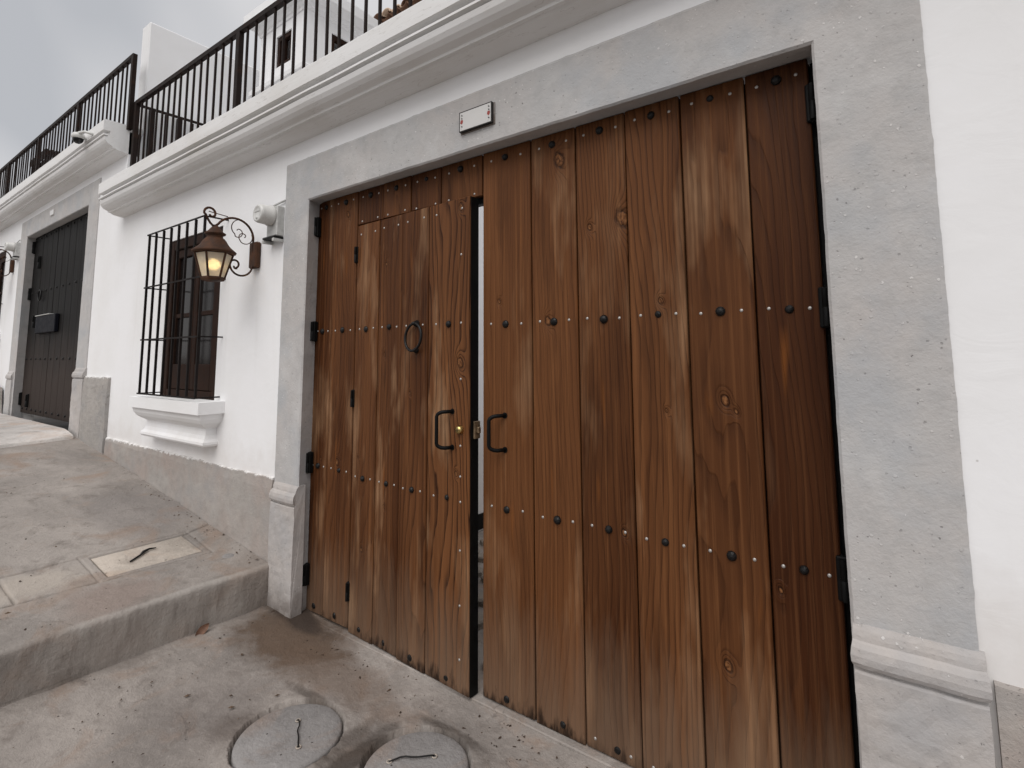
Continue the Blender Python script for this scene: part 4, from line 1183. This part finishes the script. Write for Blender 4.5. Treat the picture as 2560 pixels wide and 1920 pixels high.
for s in (-1, 1):
    fl = MB(); lf = MB()
    cxp = s * 0.083
    n = 9
    vs = [(cxp + 0.0085 * (1 + 0.25 * (k % 2)) * math.cos(2 * math.pi * k / n), -0.0204, -0.002 + 0.010 * (1 + 0.25 * (k % 2)) * math.sin(2 * math.pi * k / n)) for k in range(n)]
    fl.add(vs, [tuple(range(n))])
    part('flower', fl, M['tilered'], PQ)
    for q in range(7):
        zz = (0.036, 0.029, 0.022, 0.014, -0.018, -0.026, -0.035)[q]
        dx = 0.004 * (1 if q % 2 else -1)
        lf.add([(cxp - dx, -0.0204, zz + 0.005), (cxp + dx * 0.6 + 0.003, -0.0204, zz + 0.002), (cxp + dx * 1.2, -0.0204, zz - 0.005), (cxp - 0.003, -0.0204, zz - 0.001)], [(0, 1, 2, 3)])
    part('leaves', lf, M['tileblack'], PQ)
P2 = tag(part('number_plaque', MB().cbox(-8.65, -8.50, -0.014, 0.004, 3.325, 3.395, 0.003), M['tile']), 'small white square plaque on the lintel over the dark painted gate', 'plaque')

# ------------------------------------------------------------------ covers on the ground
def lid_mesh(r, seed):
    n = 56
    rings = [(1.0, -0.045), (1.0, -0.012), (0.985, -0.006), (0.955, -0.003)] + [(q, -0.003) for q in (0.8, 0.6, 0.4, 0.2)]
    vs = []; fs = []
    for f, z in rings:
        for k in range(n):
            a = 2 * math.pi * k / n
            w = 1 + 0.012 * float(fbm(np.array([math.cos(a) * 2 + seed]), np.array([math.sin(a) * 2]), seed)[0]) * (f > 0.5)
            x, y = r * f * w * math.cos(a), r * f * w * math.sin(a)
            vs.append((x, y, z + 0.003 * float(fbm(np.array([x * 9 + seed]), np.array([y * 9]), seed + 2)[0])))
    for i in range(len(rings) - 1):
        for k in range(n):
            fs.append((i * n + k, i * n + (k + 1) % n, (i + 1) * n + (k + 1) % n, (i + 1) * n + k))
    fs.append(tuple(range((len(rings) - 1) * n, len(rings) * n)))
    return MB().add(vs, fs, True)
wires = [((-0.047, 0.069), (0.094, -0.016), 0.012), ((0.02, 0.077), (-0.10, -0.04), 0.0)]
names = ['round concrete drain cover whose wire pull runs straight across its middle', 'round concrete drain cover close to the wide gate leaf, wire pull slanting']
for i, (cx, cy, r) in enumerate(COVERS):
    D_ = tag(part('drain_cover', lid_mesh(r - 0.002, 5 + i * 9), M['lid'], None, (cx, cy, -0.002)), names[i], 'drain cover', 'round covers in the driveway')
    (ax, ay), (bx2, by2), _ = wires[i]
    pts = []
    for k in range(9):
        t = k / 8
        pts.append((lin(ax, bx2, t) + 0.006 * math.sin(t * 7), lin(ay, by2, t) + 0.004 * math.sin(t * 11), 0.004 + 0.004 * math.sin(math.pi * t)))
    part('wire_pull', MB().tube(pts, 0.0028, 6), M['iron'], D_)
    for (qx, qy) in ((ax, ay), (bx2, by2)):
        part('eyelet', MB().tube([(qx + 0.009 * math.cos(2 * math.pi * k / 12), qy + 0.009 * math.sin(2 * math.pi * k / 12), 0.0005) for k in range(12)], 0.0028, 6, closed=True), M['lid2'], D_)
rc = MB()
a0, a1, b0, b1 = RC
nx, ny = 12, 18
vs = []; fs = []
for j in range(ny + 1):
    for i in range(nx + 1):
        x = lin(a0 + 0.003, a1 - 0.003, i / nx); y = lin(b0 + 0.003, b1 - 0.003, j / ny)
        e_ = (i in (0, nx) or j in (0, ny))
        vs.append((x, y, pave_z(x) - 0.004 - (0.004 if e_ else 0) + 0.003 * float(fbm(np.array([x * 6]), np.array([y * 6]), 90)[0])))
for j in range(ny):
    for i in range(nx):
        fs.append((j * (nx + 1) + i, j * (nx + 1) + i + 1, (j + 1) * (nx + 1) + i + 1, (j + 1) * (nx + 1) + i))
bnd = [i for i in range(nx + 1)] + [j * (nx + 1) + nx for j in range(1, ny + 1)] + [ny * (nx + 1) + i for i in range(nx - 1, -1, -1)] + [j * (nx + 1) for j in range(ny - 1, 0, -1)]
o_ = len(vs); vs += [(vs[q][0], vs[q][1], vs[q][2] - 0.035) for q in bnd]
L_ = len(bnd)
fs += [(bnd[k], bnd[(k + 1) % L_], o_ + (k + 1) % L_, o_ + k) for k in range(L_)]
rc.add(vs, fs, False)
RCo = tag(part('inspection_cover', rc, M['lid2']), 'pale rectangular inspection cover set in the sloping pavement', 'cover')
hp = [(-3.70, -0.565, pave_z(-3.70) + 0.004), (-3.745, -0.50, pave_z(-3.745) + 0.006), (-3.775, -0.475, pave_z(-3.775) + 0.007), (-3.80, -0.435, pave_z(-3.80) + 0.006), (-3.795, -0.40, pave_z(-3.795) + 0.004)]
part('wire_pull', MB().tube(hp, [0.005, 0.006, 0.009, 0.006, 0.003], 6), M['iron'], RCo)
plug = tag(part('pipe_plug', MB().lathe([(0.04, -0.02), (0.04, 0.004), (0.036, 0.007), (0.004, 0.006)], 20, 'z', (0, 0, 0)), M['lid'], None, (-3.433, -0.136, pave_z(-3.433) - 0.012), (0, math.radians(6.8), 0)), 'small round pipe plug in the pavement near the step', 'plug')

# dry leaf against the step
lv = []; lf_ = []
for i in range(9):
    t = i / 8
    wv = 0.020 * math.sin(math.pi * t) ** 0.8
    lv += [(-wv, (t - 0.5) * 0.085, 0.012 + 0.02 * t + 0.010), (0, (t - 0.5) * 0.085, 0.006 + 0.02 * t), (wv, (t - 0.5) * 0.085, 0.014 + 0.02 * t + 0.004)]
for i in range(8):
    lf_ += [(i * 3, i * 3 + 1, i * 3 + 4, i * 3 + 3), (i * 3 + 1, i * 3 + 2, i * 3 + 5, i * 3 + 4)]
tag(part('dry_leaf', MB().add(lv, lf_, True), M['deadleaf'], None, (-3.16, -0.40, 0.03), (0.5, 0.7, 0.6)), 'curled dry brown leaf lying against the concrete step', 'leaf')

# ------------------------------------------------------------------ security camera on the neighbour's cornice
SCm = thing('security_camera', 'white dome security camera fixed to the uphill cornice', 'camera', (-6.62, -0.245, 3.74))
part('mount_arm', MB().tube([(0.26, 0.05, 0.02), (0.16, -0.01, 0.06), (0.02, -0.03, 0.075), (-0.06, -0.03, 0.07)], [0.016, 0.018, 0.022, 0.02], 10), M['camwhite'], SCm)
part('housing', MB().lathe([(0.02, 0.09), (0.055, 0.078), (0.072, 0.055), (0.074, 0.02), (0.062, 0.008)], 20, 'z', (-0.03, -0.03, 0)), M['camwhite'], SCm)
part('dome', MB().lathe([(0.060, 0.010), (0.058, -0.012), (0.046, -0.038), (0.026, -0.054), (0.003, -0.058)], 20, 'z', (-0.03, -0.03, 0)), M['camblack'], SCm)

SCm.scale = (0.78, 0.78, 0.78)
# ------------------------------------------------------------------ table on the neighbour's terrace
TB = thing('terrace_table', 'dark slatted metal table behind the uphill railing', 'table', (-10.35, 0.33, 3.80))
for k in range(7):
    part('slat', MB().cbox(-0.42, 0.42, -0.185 + k * 0.056, -0.185 + k * 0.056 + 0.044, 0.775, 0.79, 0.002), M['rail'], TB)
part('apron', MB().box(-0.42, 0.42, -0.19, -0.165, 0.70, 0.773).box(-0.42, 0.42, 0.175, 0.20, 0.70, 0.773).box(-0.42, -0.395, -0.165, 0.175, 0.70, 0.773).box(0.395, 0.42, -0.165, 0.175, 0.70, 0.773), M['rail'], TB)
for x in (-0.38, 0.36):
    for y in (-0.16, 0.15):
        part('leg', MB().box(x, x + 0.03, y, y + 0.03, 0, 0.70), M['rail'], TB)

# ------------------------------------------------------------------ loose grit and leaf crumbs on the concrete
db = MB()
for i in range(420):
    if i % 3:
        x = random.uniform(-3.1, -0.6); y = random.uniform(-1.2, 0.03); z = -0.006 + 0.045 * float(sstep(-2.65, -3.2, x))
        if any(math.hypot(x - c[0], y - c[1]) < c[2] + 0.02 for c in COVERS): continue
        if random.random() < 0.45: y = random.uniform(-0.12, 0.04)
    else:
        x = random.uniform(-5.6, -3.25); y = random.uniform(-1.2, -0.03); z = pave_z(x) + 0.001
        if random.random() < 0.4: y = random.uniform(-0.1, -0.02)
        if RC[0] < x < RC[1] and RC[2] < y < RC[3]: continue
    r = random.choice((0.002, 0.0025, 0.003, 0.004, 0.006)) * random.uniform(0.8, 1.3)
    a0_ = random.uniform(0, 6.28); el = random.uniform(1.0, 2.6)
    ca, sa_ = math.cos(a0_), math.sin(a0_)
    vs = []
    for (u, v, h_) in ((-el, 0, 0), (0, -1, 0), (el, 0, 0), (0, 1, 0), (0.1, 0.1, 0.9)):
        vs.append((x + r * (u * ca - v * sa_), y + r * (u * sa_ + v * ca), z + r * h_))
    db.add(vs, [(0, 1, 4), (1, 2, 4), (2, 3, 4), (3, 0, 4)])
M['grit'] = mat_rust('grit_and_leaf_crumbs', (0.045, 0.03, 0.022), (0.22, 0.15, 0.10), 0.45)
dbo = part('grit', db, M['grit'])
dbo['kind'] = 'stuff'
dbo['label'] = 'loose grit and leaf crumbs scattered over the concrete'
dbo['category'] = 'grit'
